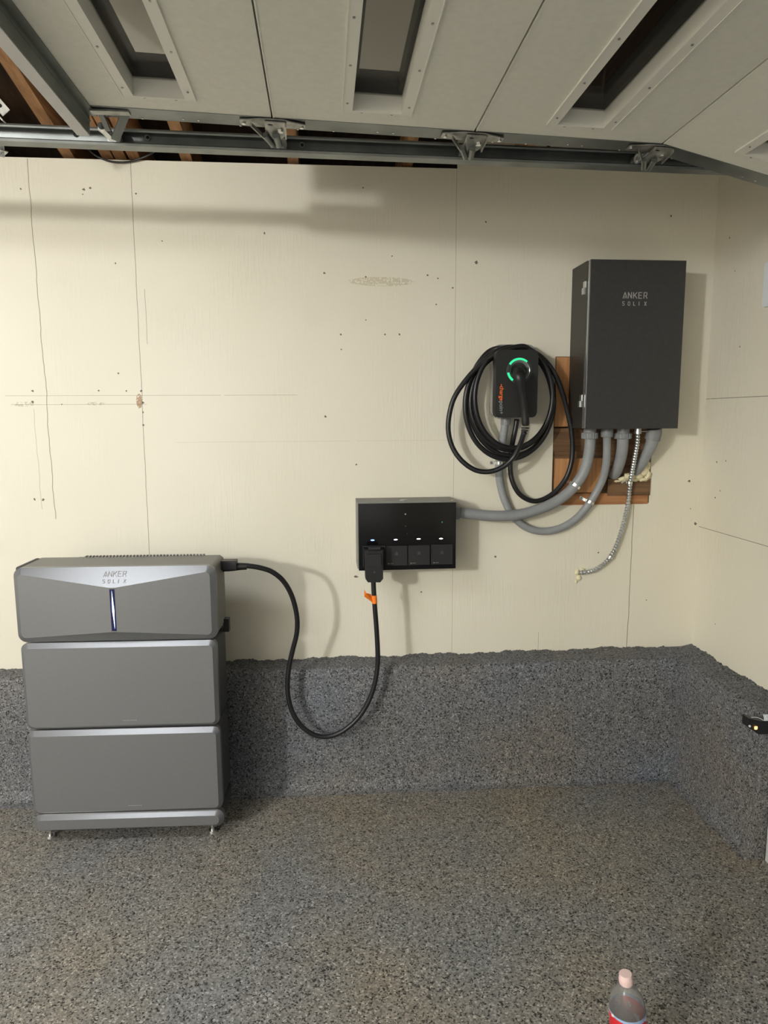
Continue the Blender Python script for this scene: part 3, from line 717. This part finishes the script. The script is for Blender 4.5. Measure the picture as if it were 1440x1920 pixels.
box(bm, -.012, .006, yb(z0+.013)-.0016, yb(z0+.013)-.0008, z0+.012, z0+.0135, lambda p: S(p.x, p.y, p.z))
obj('printed_text', bm, faint, pm)
# cable gland on the right side of the power module
bm = bmesh.new(); box(bm, HW-.006, HW+.052, .125, .165, z1-.045, z1-.012, lambda p: S(p.x, p.y, p.z)); bevel(bm, .003, 2); obj('side_connector', bm, blackplas, pm)
bm = bmesh.new(); box(bm, HW-.008, HW+.014, .14, .17, z0-.02, z0+.03, lambda p: S(p.x, p.y, p.z)); bevel(bm, .003, 2); obj('side_clip', bm, blackplas, pm)

# ------------------------------------------------------------------ black outlet panel
BX0, BX1, BZ0, BZ1, BY = .131, .527, .953, 1.226, -.15
pn = thing('outlet_panel', 'glossy black wall panel with four lit socket covers in a row', 'power panel', (.33, 0, BZ0))
obj('housing', bbox(BX0-.001, BX1, BY+.016, -.0, BZ0+.002, BZ1, .004, 2), shellm, pn)
bm = bbox(BX0+.003, BX1, BY+.001, BY+.016, BZ0-.003, BZ1-.006, .002, 2); fp = obj('front_panel', bm, blackgloss, pn)
bm = bmesh.new(); lathe(bm, [(0,.004),(.014,.004),(.017,.0),(0,0)], 24, Matrix.Translation(Vector((.318, -.115, BZ1))) @ Matrix.Diagonal((1.0,.7,1,1))); obj('vent_cap', bm, galvb, pn)
bm = bmesh.new(); q = at(848, 940, -.13); box(bm, q.x-.003, q.x+.003, -.13, -.12, BZ1-.001, BZ1+.001); obj('yellow_sticker', bm, mat('yellow_print', (.75,.6,.08), .5), pn)
for k, x in enumerate((743.5, 785.5, 828.5)):
    a = at(x-20.4, 1022+(-1 if k else 0), BY-.004); b = at(x+20.4, 1058, BY-.004)
    zt_, zb_ = at(x, 1023.5-k*1.2, BY-.004).z, at(x, 1060-k, BY-.004).z
    c_ = obj('socket_cover', bbox(a.x+.0010, b.x-.0010, BY-.006, BY+.004, zb_, zt_, .002, 2), blackmatte, pn)
    b2 = bmesh.new(); xx = (a.x+b.x)/2; zz_ = (zt_+zb_)/2
    prism(b2, [Vector((xx-.007, BY-.0062, zz_+.002)), Vector((xx+.007, BY-.0062, zz_+.002)), Vector((xx+.005, BY-.0062, zz_+.012)), Vector((xx, BY-.0062, zz_+.017)), Vector((xx-.005, BY-.0062, zz_+.012))], Vector((0, -.0005, 0)))
    obj('cover_icon', b2, mat('dark_grey_icon', (.045,.045,.047), .5), c_)
    b2 = bmesh.new(); q = at(x-15, 1057-k, BY-.006); box(b2, q.x-.0015, q.x+.0015, BY-.0068, BY-.006, q.z-.002, q.z+.002); box(b2, q.x+.004, q.x+.020, BY-.0064, BY-.006, q.z-.0005, q.z+.0005); obj('cover_mark', b2, faint if k else darksteel, c_)
for k, (x, y) in enumerate(((698.5,1013),(742,1012),(785,1010.5),(827,1010))):
    q = at(x, y, BY); b = bmesh.new(); lathe(b, [(0,.0012),(.0065,.0008),(.0075,0),(0,0)], 20, Matrix.Translation(Vector((q.x, BY+.001, q.z))) @ Matrix.Rotation(math.radians(90), 4, 'X') @ Matrix.Diagonal((1,.30,1,1)))
    obj('status_light', b, ledb if k == 0 else ledw, pn)
b = bmesh.new(); q = at(829, 979, BY); box(b, q.x-.0011, q.x+.0011, BY-.0002, BY+.001, q.z-.0018, q.z+.0018); obj('green_light', b, ledg, pn)
for (x, y, r) in ((760,964,.0030),(760.5,986.5,.0013),(763.5,1001,.0010)):
    b = bmesh.new(); q = at(x, y, BY); cyl(b, (q.x, BY+.001, q.z), (q.x, BY-.001, q.z), r, 12); obj('panel_screw', b, boltm, pn)
# recess and open cover around the plug
b = bmesh.new(); a = at(680, 1024, BY); c2_ = at(722, 1062, BY); box(b, a.x, a.x+.004, BY-.008, BY, c2_.z, a.z); box(b, c2_.x-.002, c2_.x, BY-.008, BY, c2_.z, a.z); box(b, a.x, c2_.x, BY-.010, BY, a.z-.003, a.z+.002); obj('open_socket_frame', b, blackmatte, pn)

# plug and cord to the battery
pc = thing('power_cord', 'thick black power cord looping from the outlet panel to the battery tower', 'power cord', at(608, 1383, -.17))
PY = -.205
def pq(x, y, Y=PY): return at(x, y, Y)
bm = bmesh.new(); prism(bm, [pq(684,1032), pq(718,1031), pq(718.5,1085), pq(713,1092), pq(690,1092), pq(685.5,1086)], Vector((0, PY*-1+BY-.002, 0))); bevel(bm, .003, 2); pb = obj('plug_body', bm, blackplas, pc)
bm = bmesh.new(); prism(bm, [pq(689,1039,PY-.001), pq(714,1038,PY-.001), pq(714.5,1060,PY-.001), pq(690,1061,PY-.001)], Vector((0, -.007, 0))); bevel(bm, .002, 2); obj('plug_cover', bm, blackmatte, pb)
bm = bmesh.new(); cyl(bm, pq(691,1029,PY), pq(713,1028,PY), .009, 16); obj('plug_latch', bm, blackmatte, pb, smooth=40)
bm = bmesh.new(); q = pq(702,1073,PY); cyl(bm, q, q+Vector((0,-.001,0)), .0038, 16); obj('plug_button', bm, mat('grey_button', (.06,.06,.062), .5), pb)
cpts = [(700,1088,-.185),(701,1110,-.185),(703,1140,-.185),(706,1180,-.185),(708,1215,-.185),(708,1245,-.185),(703,1280,-.185),(692,1313,-.185),(674,1343,-.185),(650,1366,-.185),(628,1378,-.185),(607,1381.5,-.185),(585,1376,-.185),(564,1360,-.185),(549,1337,-.185),(541,1310,-.185),(539,1280,-.185),(542,1250,-.185),(549,1218,-.19),(556,1190,-.20),(557.5,1165,-.21),(554,1140,-.22),(545,1112,-.23),(530,1088,-.24),(510,1072,-.25),(488,1064.5,-.26),(466,1061,-.27),(452,1060,-.27)]
bm = bmesh.new(); tube(bm, resample(smooth_path([at(*p) for p in cpts]), .008), .0098, 16); obj('cord', bm, blackcord, pc, smooth=True)
bm = bmesh.new(); pth = [at(463,1062,-.27), at(450,1062,-.27), at(435,1063,-.27), at(418,1063,-.27)]
tube(bm, resample(smooth_path(pth), .01), lambda i, n: .0125+.0065*i/n, 18); obj('cord_plug', bm, blackplas, pc, smooth=40)
bm = bmesh.new(); q0, q1 = at(701.6,1116,-.185), at(702.6,1131,-.185); tube(bm, [q0, q1], .0106, 18); 
prism(bm, [at(696,1114,-.19), at(699,1130,-.19), at(683,1118.5,-.205), at(683,1105,-.205), at(687,1112,-.205)], Vector((0, -.0006, 0)))
obj('orange_tag', bm, tape, pc)

# ------------------------------------------------------------------ charcoal cabinet
CX0, CX1, CZ0, CZ1, CY = 1.034, 1.419, 1.509, 2.157, -.18
cb = thing('electrical_cabinet', 'charcoal metal wall cabinet with hinged door and grey lettering', 'cabinet', (1.226, 0, CZ0))
bm = bmesh.new()
box(bm, CX0-.004, CX1-.001, CY+.018, -.001, CZ0+.002, CZ1-.0015); bevel(bm, .0015, 1); obj('cabinet_body', bm, cabside, cb)
cd = obj('cabinet_door', bbox(CX0+.004, CX1+.001, CY, CY+.015, CZ0, CZ1, .0015, 2), cabm, cb)
bm = bmesh.new(); box(bm, CX0-.0005, CX0+.0038, CY+.001, CY+.018, CZ0+.003, CZ1-.003); obj('door_edge', bm, boltm, cd)
for (x, y) in ((1095, 540), (1087.5, 752)):
    q = at(x, y, CY+.03); zc = q.z; b = bmesh.new()
    box(b, CX0-.010, CX0-.004, CY+.020, CY+.040, zc, zc+.024); box(b, CX0-.013, CX0-.004, CY+.028, CY+.045, zc-.024, zc); obj('hinge', b, galvb, cb)
def Pc(u, v, d): return Vector((CL.x+u, CY-.0002-d, CL.z+v))
CL = at(1168, 559, CY)
bm = bmesh.new(); word(bm, 'ANKER', Pc, .0215, .0210, .0026, .0008, .8)
CL = at(1167, 572.5, CY); word(bm, 'SOLIX', Pc, .0135, .0222, .0021, .0008, .75); obj('logo', bm, logom, cd)

# ------------------------------------------------------------------ conduits
def fitting(parent, p, r, h, ribs=16, neck=None, m=nutm):
    bm = bmesh.new(); lathe(bm, [(0, 0), (r*.93, 0), (r, .003), (r, h-.003), (r*.93, h), (0, h)], 32, Matrix.Translation(p-Vector((0, 0, h))))
    for k in range(ribs):
        a = 2*math.pi*k/ribs; q = p+Vector((math.cos(a)*r, math.sin(a)*r, -h/2)); tube(bm, [q-Vector((0,0,h*.42)), q+Vector((0,0,h*.42))], r*.08, 6)
    if neck: lathe(bm, [(0, 0), (neck, 0), (neck, .022), (0, .022)], 24, Matrix.Translation(p))
    return obj('conduit_fitting', bm, m, parent, smooth=35)
def pathpts(P, step=.006): return resample(smooth_path([at(*p) for p in P]), step)
YC = -.085
def cw_(x, y, Y=YC): return at(x, y, Y)
# large conduit cabinet -> outlet panel
c1 = thing('flexible_conduit', 'thick grey flexible conduit curving from the cabinet to the outlet panel', 'conduit', at(1000, 962, -.06))
pth = pathpts([(1107,822,-.09),(1105,845,-.085),(1101,866,-.075),(1093,888,-.065),(1079,909,-.055),(1060,928,-.05),(1036,944,-.05),(1010,955,-.052),(982,963,-.056),(950,967,-.062),(918,967,-.068),(885,963.5,-.074),(862,961,-.078)], .0035)
bm = bmesh.new(); tube(bm, pth, lambda i, n: .0218+(.0011 if i % 2 else -.0006), 22); obj('conduit_tube', bm, conduit, c1, smooth=True)
fitting(c1, at(1106,811,-.09), .031, .026, 18, .026)
bm = bmesh.new(); q = at(866,961,-.078); cyl(bm, (BX1-.001, -.078, q.z), (BX1+.026, -.078, q.z-.0005), .0275, 28); obj('panel_fitting', bm, nutm, c1, smooth=40)
# medium conduit cabinet -> charger
c2 = thing('flexible_conduit', 'slimmer grey conduit looping from the cabinet under the thick one to the charger', 'conduit', at(1020, 996, -.025))
pth = pathpts([(1138,818,-.10),(1138,845,-.085),(1136,872,-.065),(1130,898,-.045),(1119,921,-.03),(1104,945,-.024),(1084,969,-.020),(1060,986,-.019),(1035,994.5,-.019),(1008,995.5,-.019),(982,986,-.019),(960,965,-.019),(945,935,-.019),(937,903,-.019),(935.5,880,-.019),(936,865,-.022),(939,845,-.035),(943,822,-.05),(946,802,-.06),(947,788,-.065)], .0035)
bm = bmesh.new(); tube(bm, pth, lambda i, n: .0158+(.0003 if i % 2 else -.0002), 20); obj('conduit_tube', bm, conduit, c2, smooth=True)
fitting(c2, at(1138.5,804,-.10), .0245, .034, 0); fitting(c2, at(948,783,-.065), .0190, .030, 8)
# two short conduits into the wall
c3 = thing('flexible_conduit', 'short thick grey conduit from the ribbed nut beside the armoured cable into the wall', 'conduit', at(1160, 880, -.02))
pth = pathpts([(1168,818,-.095),(1167,840,-.085),(1163,862,-.06),(1156,882,-.025),(1150,890,.005)], .004)
bm = bmesh.new(); tube(bm, pth, .0235, 22); obj('conduit_tube', bm, conduit, c3, smooth=True); fitting(c3, at(1168,812,-.095), .033, .024, 18, .026)
c4 = thing('flexible_conduit', 'rightmost grey conduit elbow leaving the cabinet into the foam', 'conduit', at(1200, 880, -.02))
pth = pathpts([(1224,812,-.095),(1222,830,-.085),(1214,848,-.065),(1203,868,-.035),(1190,886,.003)], .004)
bm = bmesh.new(); tube(bm, pth, lambda i, n: .0265-.004*min(1, i/(n*.5)), 22); obj('conduit_tube', bm, conduit, c4, smooth=True)
bm = bmesh.new(); pth = pathpts([(1226,804,-.10),(1226,812,-.098),(1223,824,-.092)], .004); tube(bm, pth, .031, 24); obj('elbow_fitting', bm, nutm, c4, smooth=40)
# armoured cable
c5 = thing('armoured_cable', 'thin spiral-armoured metal cable hanging from the cabinet into the lower wall', 'cable', at(1175, 950, -.02))
pth = pathpts([(1196,806,-.11),(1195,830,-.10),(1190,858,-.075),(1185,885,-.045),(1181,910,-.025),(1178,940,-.022),(1172,970,-.02),(1163,1003,-.018),(1151,1033,-.016),(1135,1055,-.015),(1114,1069,-.013),(1098,1073,-.010),(1086,1074,.0)], .0021)
bm = bmesh.new(); tube(bm, pth, lambda i, n: .0085+(.0016,.0019,.0008,-.0010,-.0012,.0004)[i % 6], 14); obj('armour_tube', bm, galvb, c5, smooth=25)
bm = bmesh.new(); q = at(1196,806,-.11); cyl(bm, q+Vector((0,0,.008)), q+Vector((0,0,-.016)), .014, 12); cyl(bm, q+Vector((.012,0,-.006)), q+Vector((.040,0,-.006)), .0025, 8); obj('cable_connector', bm, galvb, c5)
# clamps
def clamp(c, d, r, label, side=1, ear=.022, wd=.012):
    c = Vector(c); d = Vector(d).normalized(); n = Vector((0, 1, 0)); s = d.cross(n).normalized()*side
    th = thing('conduit_clamp', label, 'clamp', c)
    bm = bmesh.new(); pts = []
    for k in range(13):
        a = math.pi*k/12; pts.append((math.cos(a), -math.sin(a)))
    prev = None
    for (u, v) in pts:
        row = [bm.verts.new(c+s*(u*rr)+n*(v*rr)+d*w_) for rr in (r+.0004, r+.0024) for w_ in (-wd/2, wd/2)]
        if prev:
            for (i, j) in ((0,1),(1,3),(3,2),(2,0)): bm.faces.new((prev[i], prev[j], row[j], row[i]))
        else: bm.faces.new([row[i] for i in (0,1,3,2)])
        prev = row
    bm.faces.new([prev[i] for i in (0,1,3,2)])
    yb_ = -c.y-.003
    st_ = obj('strap', bm, boltm, th)
    bm = bmesh.new(); a = c+s*(r+.001); b = c+s*(r+ear)
    A_ = Vector((a.x, -.004, a.z)); B_ = Vector((b.x, -.004, b.z))
    prism(bm, [A_-d*wd/2, B_-d*wd/2, B_+d*wd/2, A_+d*wd/2], Vector((0, .002, 0)))
    prism(bm, [A_-d*wd/2, A_+d*wd/2, A_+d*wd/2+Vector((0, c.y+.004, 0)), A_-d*wd/2+Vector((0, c.y+.004, 0))], s*.002)
    obj('ear', bm, galvb, th)
    bm = bmesh.new(); q = Vector((B_.x, -.005, B_.z))-s*.007; cyl(bm, q, q+Vector((0, -.004, 0)), .0055, 6); obj('screw', bm, boltm, th)
    return th
clamp(at(1078,911,-.055), at(1060,928,-.05)-at(1093,888,-.065), .0222, 'dark steel clamp on the thick conduit over the square board', -1, .008)
clamp(at(1106,942,-.025), at(1084,969,-.02)-at(1130,898,-.045), .0162, 'bright steel clamp on the slimmer conduit over the bottom board', -1, .026)
clamp(at(936,868,-.022), Vector((0,0,-1)), .0162, 'bright steel clamp below the coiled charging cable', -1 if True else 1, .018)
clamp(at(1180.5,905,-.027), Vector((0,0,-1)), .0100, 'two-hole steel clip on the armoured cable just below the foam', -1, .022)
clamp(at(1144,1045,-.0155), at(1135,1055,-.015)-at(1151,1033,-.016), .0100, 'small steel clip on the lower bend of the armoured cable', 1, .010)

# ------------------------------------------------------------------ car charger
EY = -.150
ev = thing('car_charger', 'black wall-mounted car charger with green glowing holster ring', 'car charger', at(966, 720, 0))
def plate(x0, x1, ya, yb_, r, Y0, Y1, m, name, parent, b=.004, n=8):
    a = at(x0, yb_, Y0); c = at(x1, ya, Y0)
    bm = bmesh.new(); prism(bm, [Vector((u, Y0, v)) for u, v in rrect(a.x, c.x, a.z, c.z, r, n)], Vector((0, Y1-Y0, 0)))
    if b: bmesh.ops.bevel(bm, geom=[e for e in bm.edges if abs(e.verts[0].co.y-Y0) < 1e-6 and abs(e.verts[1].co.y-Y0) < 1e-6], offset=b, segments=3, affect='EDGES')
    return obj(name, bm, m, parent, smooth=30)
plate(922, 1006, 646, 784, .030, -.045, -.002, evserim, 'back_housing', ev, .006)
plate(938, 996, 668, 776, .012, -.105, -.044, evsem, 'neck', ev, 0)
plate(928.5, 1010, 656, 783, .020, EY, -.105, evsem, 'front_body', ev, .004)
# ring light and holster
HC = at(973, 695, EY)
def arc(bm, c, r0, r1, a0, a1, y0, y1, n=24):
    prev = None
    for k in range(n+1):
        a = math.radians(a0+(a1-a0)*k/n); row = [bm.verts.new((c.x+rr*math.cos(a), yy, c.z+rr*math.sin(a))) for rr in (r0, r1) for yy in (y0, y1)]
        if prev:
            for (i, j) in ((0,1),(1,3),(3,2),(2,0)): bm.faces.new((prev[i], prev[j], row[j], row[i]))
        else: bm.faces.new([row[i] for i in (0,1,3,2)])
        prev = row
    bm.faces.new([prev[i] for i in (0,1,3,2)])
bm = bmesh.new(); arc(bm, HC, .0400, .0510, 0, 359.9, EY+.001, EY-.004, 48); obj('holster_ring', bm, mat('holster_rim', (.05,.06,.058), .3), ev)
bm = bmesh.new(); arc(bm, HC, .0405, .0490, 48, 148, EY-.004, EY-.0065, 24); arc(bm, HC, .0405, .0490, 190, 236, EY-.004, EY-.0065, 14); obj('ring_light', bm, ledg, ev)
bm = bmesh.new(); lathe(bm, [(.0405,.006),(.036,.004),(.030,-.010),(0,-.012)], 40, Matrix.Translation(HC) @ Matrix.Rotation(math.radians(90), 4, 'X')); 
for v in bm.verts: v.co.y = min(v.co.y, EY-.0005) if False else v.co.y-.006
obj('holster_dish', bm, dish, ev, smooth=True)
# lettering, reads downwards
def textmesh(txt, size, m, M, name, parent):
    cu = bpy.data.curves.new('t', 'FONT'); cu.body = txt; cu.size = size; cu.extrude = .0003; cu.resolution_u = 3; cu.space_character = .98; cu.offset = size*.012
    to = bpy.data.objects.new('t', cu); COL.objects.link(to); bpy.context.view_layer.update()
    me = bpy.data.meshes.new_from_object(to.evaluated_get(bpy.context.evaluated_depsgraph_get())); wdt = to.dimensions.x
    bpy.data.objects.remove(to); me.materials.clear(); me.materials.append(m); me.transform(M)
    o = bpy.data.objects.new(name, me); COL.objects.link(o); o.parent = parent; o.matrix_parent_inverse = Matrix.Translation(parent.location).inverted(); me.name = name
    return wdt
q = at(937.5, 720, EY)
Rm = Matrix(((0,-1,0,0),(0,0,-1,0),(-1,0,0,0),(0,0,0,1)))    # text x -> -Z, text y -> +X... facing the room
Rm = Matrix(((0,1,0,0),(0,0,-1,0),(-1,0,0,0),(0,0,0,1)))
wdt = textmesh('-charge', .0225, orange, Matrix.Translation(Vector((q.x, EY-.0008, q.z))) @ Rm, 'charge_lettering', ev)
textmesh('poin+', .0225, grprint, Matrix.Translation(Vector((q.x, EY-.0008, q.z-wdt-.0015))) @ Rm, 'point_lettering', ev)
# charging cable with its handle
cc = thing('charging_cable', 'black charging cable coiled over the charger with its handle plugged in', 'charging cable', at(957, 755, -.07))
pth = smooth_path([at(974,697,EY-.004), at(973,700,EY-.040), at(974,708,EY-.062), at(977,722,EY-.062), at(981,745,EY-.050), at(984,770,EY-.040), at(985.5,798,EY-.034)], 8)
def hr(i, n):
    t = i/n
    return .021 if t < .12 else (.0245 if t < .3 else (.0245-(t-.3)/.25*.0095 if t < .55 else (.0150 if t < .97 else .0125)))
bm = bmesh.new(); tube(bm, pth, hr, 24); obj('connector_handle', bm, blackplas, cc, smooth=40)
a = pth[6]; bm = bmesh.new(); q = at(973,690,EY-.04); box(bm, q.x-.008, q.x+.008, q.y-.014, q.y+.02, q.z-.006, q.z+.012); bevel(bm, .003, 2); obj('latch_button', bm, blackmatte, cc)
bm = bmesh.new()
for k in range(3):
    q = at(984.5-k*1.0, 801+k*5, EY-.032); tube(bm, [q, q+Vector((0,0,-.006))], .0150-.0018*k, 18)
obj('strain_relief', bm, blackmatte, cc, smooth=40)
# continuous cable: charger outlet -> long right loop -> turns of the coil -> left loop -> handle
L_ = [(969,786,-.075),(967,800,-.075),(963,820,-.07),(959,842,-.045),(957,862,-.035),(957,882,-.032),(961,903,-.034),(972,924,-.036),(988,936,-.036),(1005,939.5,-.036),(1025,933,-.036),(1045,918,-.036),(1062,895,-.036),(1071,868,-.038),(1073.5,840,-.04),(1071,805,-.045),(1063,768,-.05),(1054,735,-.06),(1043,707,-.07),(1026,681,-.080),(1003,661,-.088),(975,651,-.090)]
def loop(cx, cyy, rx, ry, Y, a0=90, a1=450, n=14, skew=0):
    out = []
    for k in range(1, n):
        a = math.radians(a0+(a1-a0)*k/n); out.append((cx+rx*math.cos(a)+skew*math.sin(a), cyy-ry*math.sin(a), Y+(.008*math.sin(a*1.5)))) 
    return out
L_ += loop(955, 757, 83, 104, -.066, 90, 450, 16, 3)+[(966,651,-.074)]
L_ += loop(963, 744, 73, 96, -.086, 90, 450, 16, 2)+[(968,653,-.090)]
L_ += loop(957, 751, 79, 104, -.050, 90, 450, 16, -2)+[(966,652,-.058)]
L_ += loop(960, 750, 78, 93, -.062, 90, 440, 16, 4)
L_ += [(985,650,-.098),(950,655,-.097),(925,666,-.092),(900,684,-.085),(874,712,-.085),(852,745,-.085),(842,780,-.085),(841,812,-.085),(850,842,-.09),(868,866,-.10),(893,882,-.11),(920,884,-.12),(945,874,-.13),(963,857,-.14),(974,836,-.155),(981,816,-.175),(982.5,806,-.18)]
bm = bmesh.new(); tube(bm, resample(smooth_path([at(*p) for p in L_], 6), .008), .0103, 14); obj('cable', bm, blackcord, cc, smooth=True)

# ------------------------------------------------------------------ bottle
q = at(1175, 1841, -1.462); Hb = .262
TL_ = Matrix.Rotation(math.radians(-5), 4, 'Y')
base = Vector((q.x+.023, -1.455, .002))
bt = thing('soda_bottle', 'clear plastic bottle with pale cap and red label on the floor at lower right', 'bottle', base)
BM_ = Matrix.Translation(base) @ TL_
clear = mat('clear_plastic', (.88,.88,.87), .06, trans=.92, ior=1.15)
prof = [(.0,.004),(.030,.0),(.038,.006),(.041,.02),(.041,.06),(.040,.10),(.041,.14),(.0415,.172),(.040,.190),(.035,.205),(.026,.222),(.017,.234),(.0128,.240),(.0128,.252)]
bm = bmesh.new(); lathe(bm, prof+[(.0113,.252),(.0113,.240),(.016,.233),(.0245,.2205),(.034,.203),(.039,.188),(.0395,.10),(.0395,.02),(.03,.004),(0,.006)], 40, BM_); bo = obj('bottle_body', bm, clear, bt, smooth=True)
lm = bpy.data.materials.new('red_bottle_label'); lm.use_nodes = True; nt = lm.node_tree; b = nt.nodes['Principled BSDF']; N = nt.nodes.new; L = nt.links.new
tc = N('ShaderNodeTexCoord'); sx = N('ShaderNodeSeparateXYZ'); L(tc.outputs['Object'], sx.inputs[0])
cr = N('ShaderNodeValToRGB'); cr.color_ramp.interpolation = 'CONSTANT'; e = cr.color_ramp.elements
e[0].position = 0; e[0].color = (.55,.02,.03,1); e[1].position = .166; e[1].color = (.30,.42,.62,1)
L(sx.outputs[2], cr.inputs[0])
nn = N('ShaderNodeTexNoise'); nn.inputs['Scale'].default_value = 55; L(tc.outputs['Object'], nn.inputs[0])
c3_ = N('ShaderNodeValToRGB'); c3_.color_ramp.interpolation = 'CONSTANT'; c3_.color_ramp.elements[0].color = (0,0,0,1); c3_.color_ramp.elements[1].position = .60; c3_.color_ramp.elements[1].color = (1,1,1,1); L(nn.outputs[0], c3_.inputs[0])
mm = N('ShaderNodeMix'); mm.data_type = 'RGBA'; L(c3_.outputs[0], mm.inputs[0]); L(cr.outputs[0], mm.inputs[6]); mm.inputs[7].default_value = (.75,.72,.68,1); L(mm.outputs[2], b.inputs['Base Color']); b.inputs['Roughness'].default_value = .35
bm = bmesh.new(); lathe(bm, [(.0418,.055),(.0424,.058),(.0424,.173),(.0418,.175)], 48, BM_); obj('bottle_label', bm, lm, bt, smooth=True)
bm = bmesh.new(); lathe(bm, [(.0155,.240),(.0158,.242),(.0158,.254),(.0150,.2555),(.0150,.262),(.0135,.2645),(0,.265)], 32, BM_)
for k in range(30):
    a = 2*math.pi*k/30; q = BM_ @ Vector((.0157*math.cos(a), .0157*math.sin(a), .244)); q1 = BM_ @ Vector((.0157*math.cos(a), .0157*math.sin(a), .253)); tube(bm, [q, q1], .0006, 5)
obj('bottle_cap', bm, cappink, bt, smooth=35)
for o in bpy.data.objects:
    if '_base' in o: del o['_base']
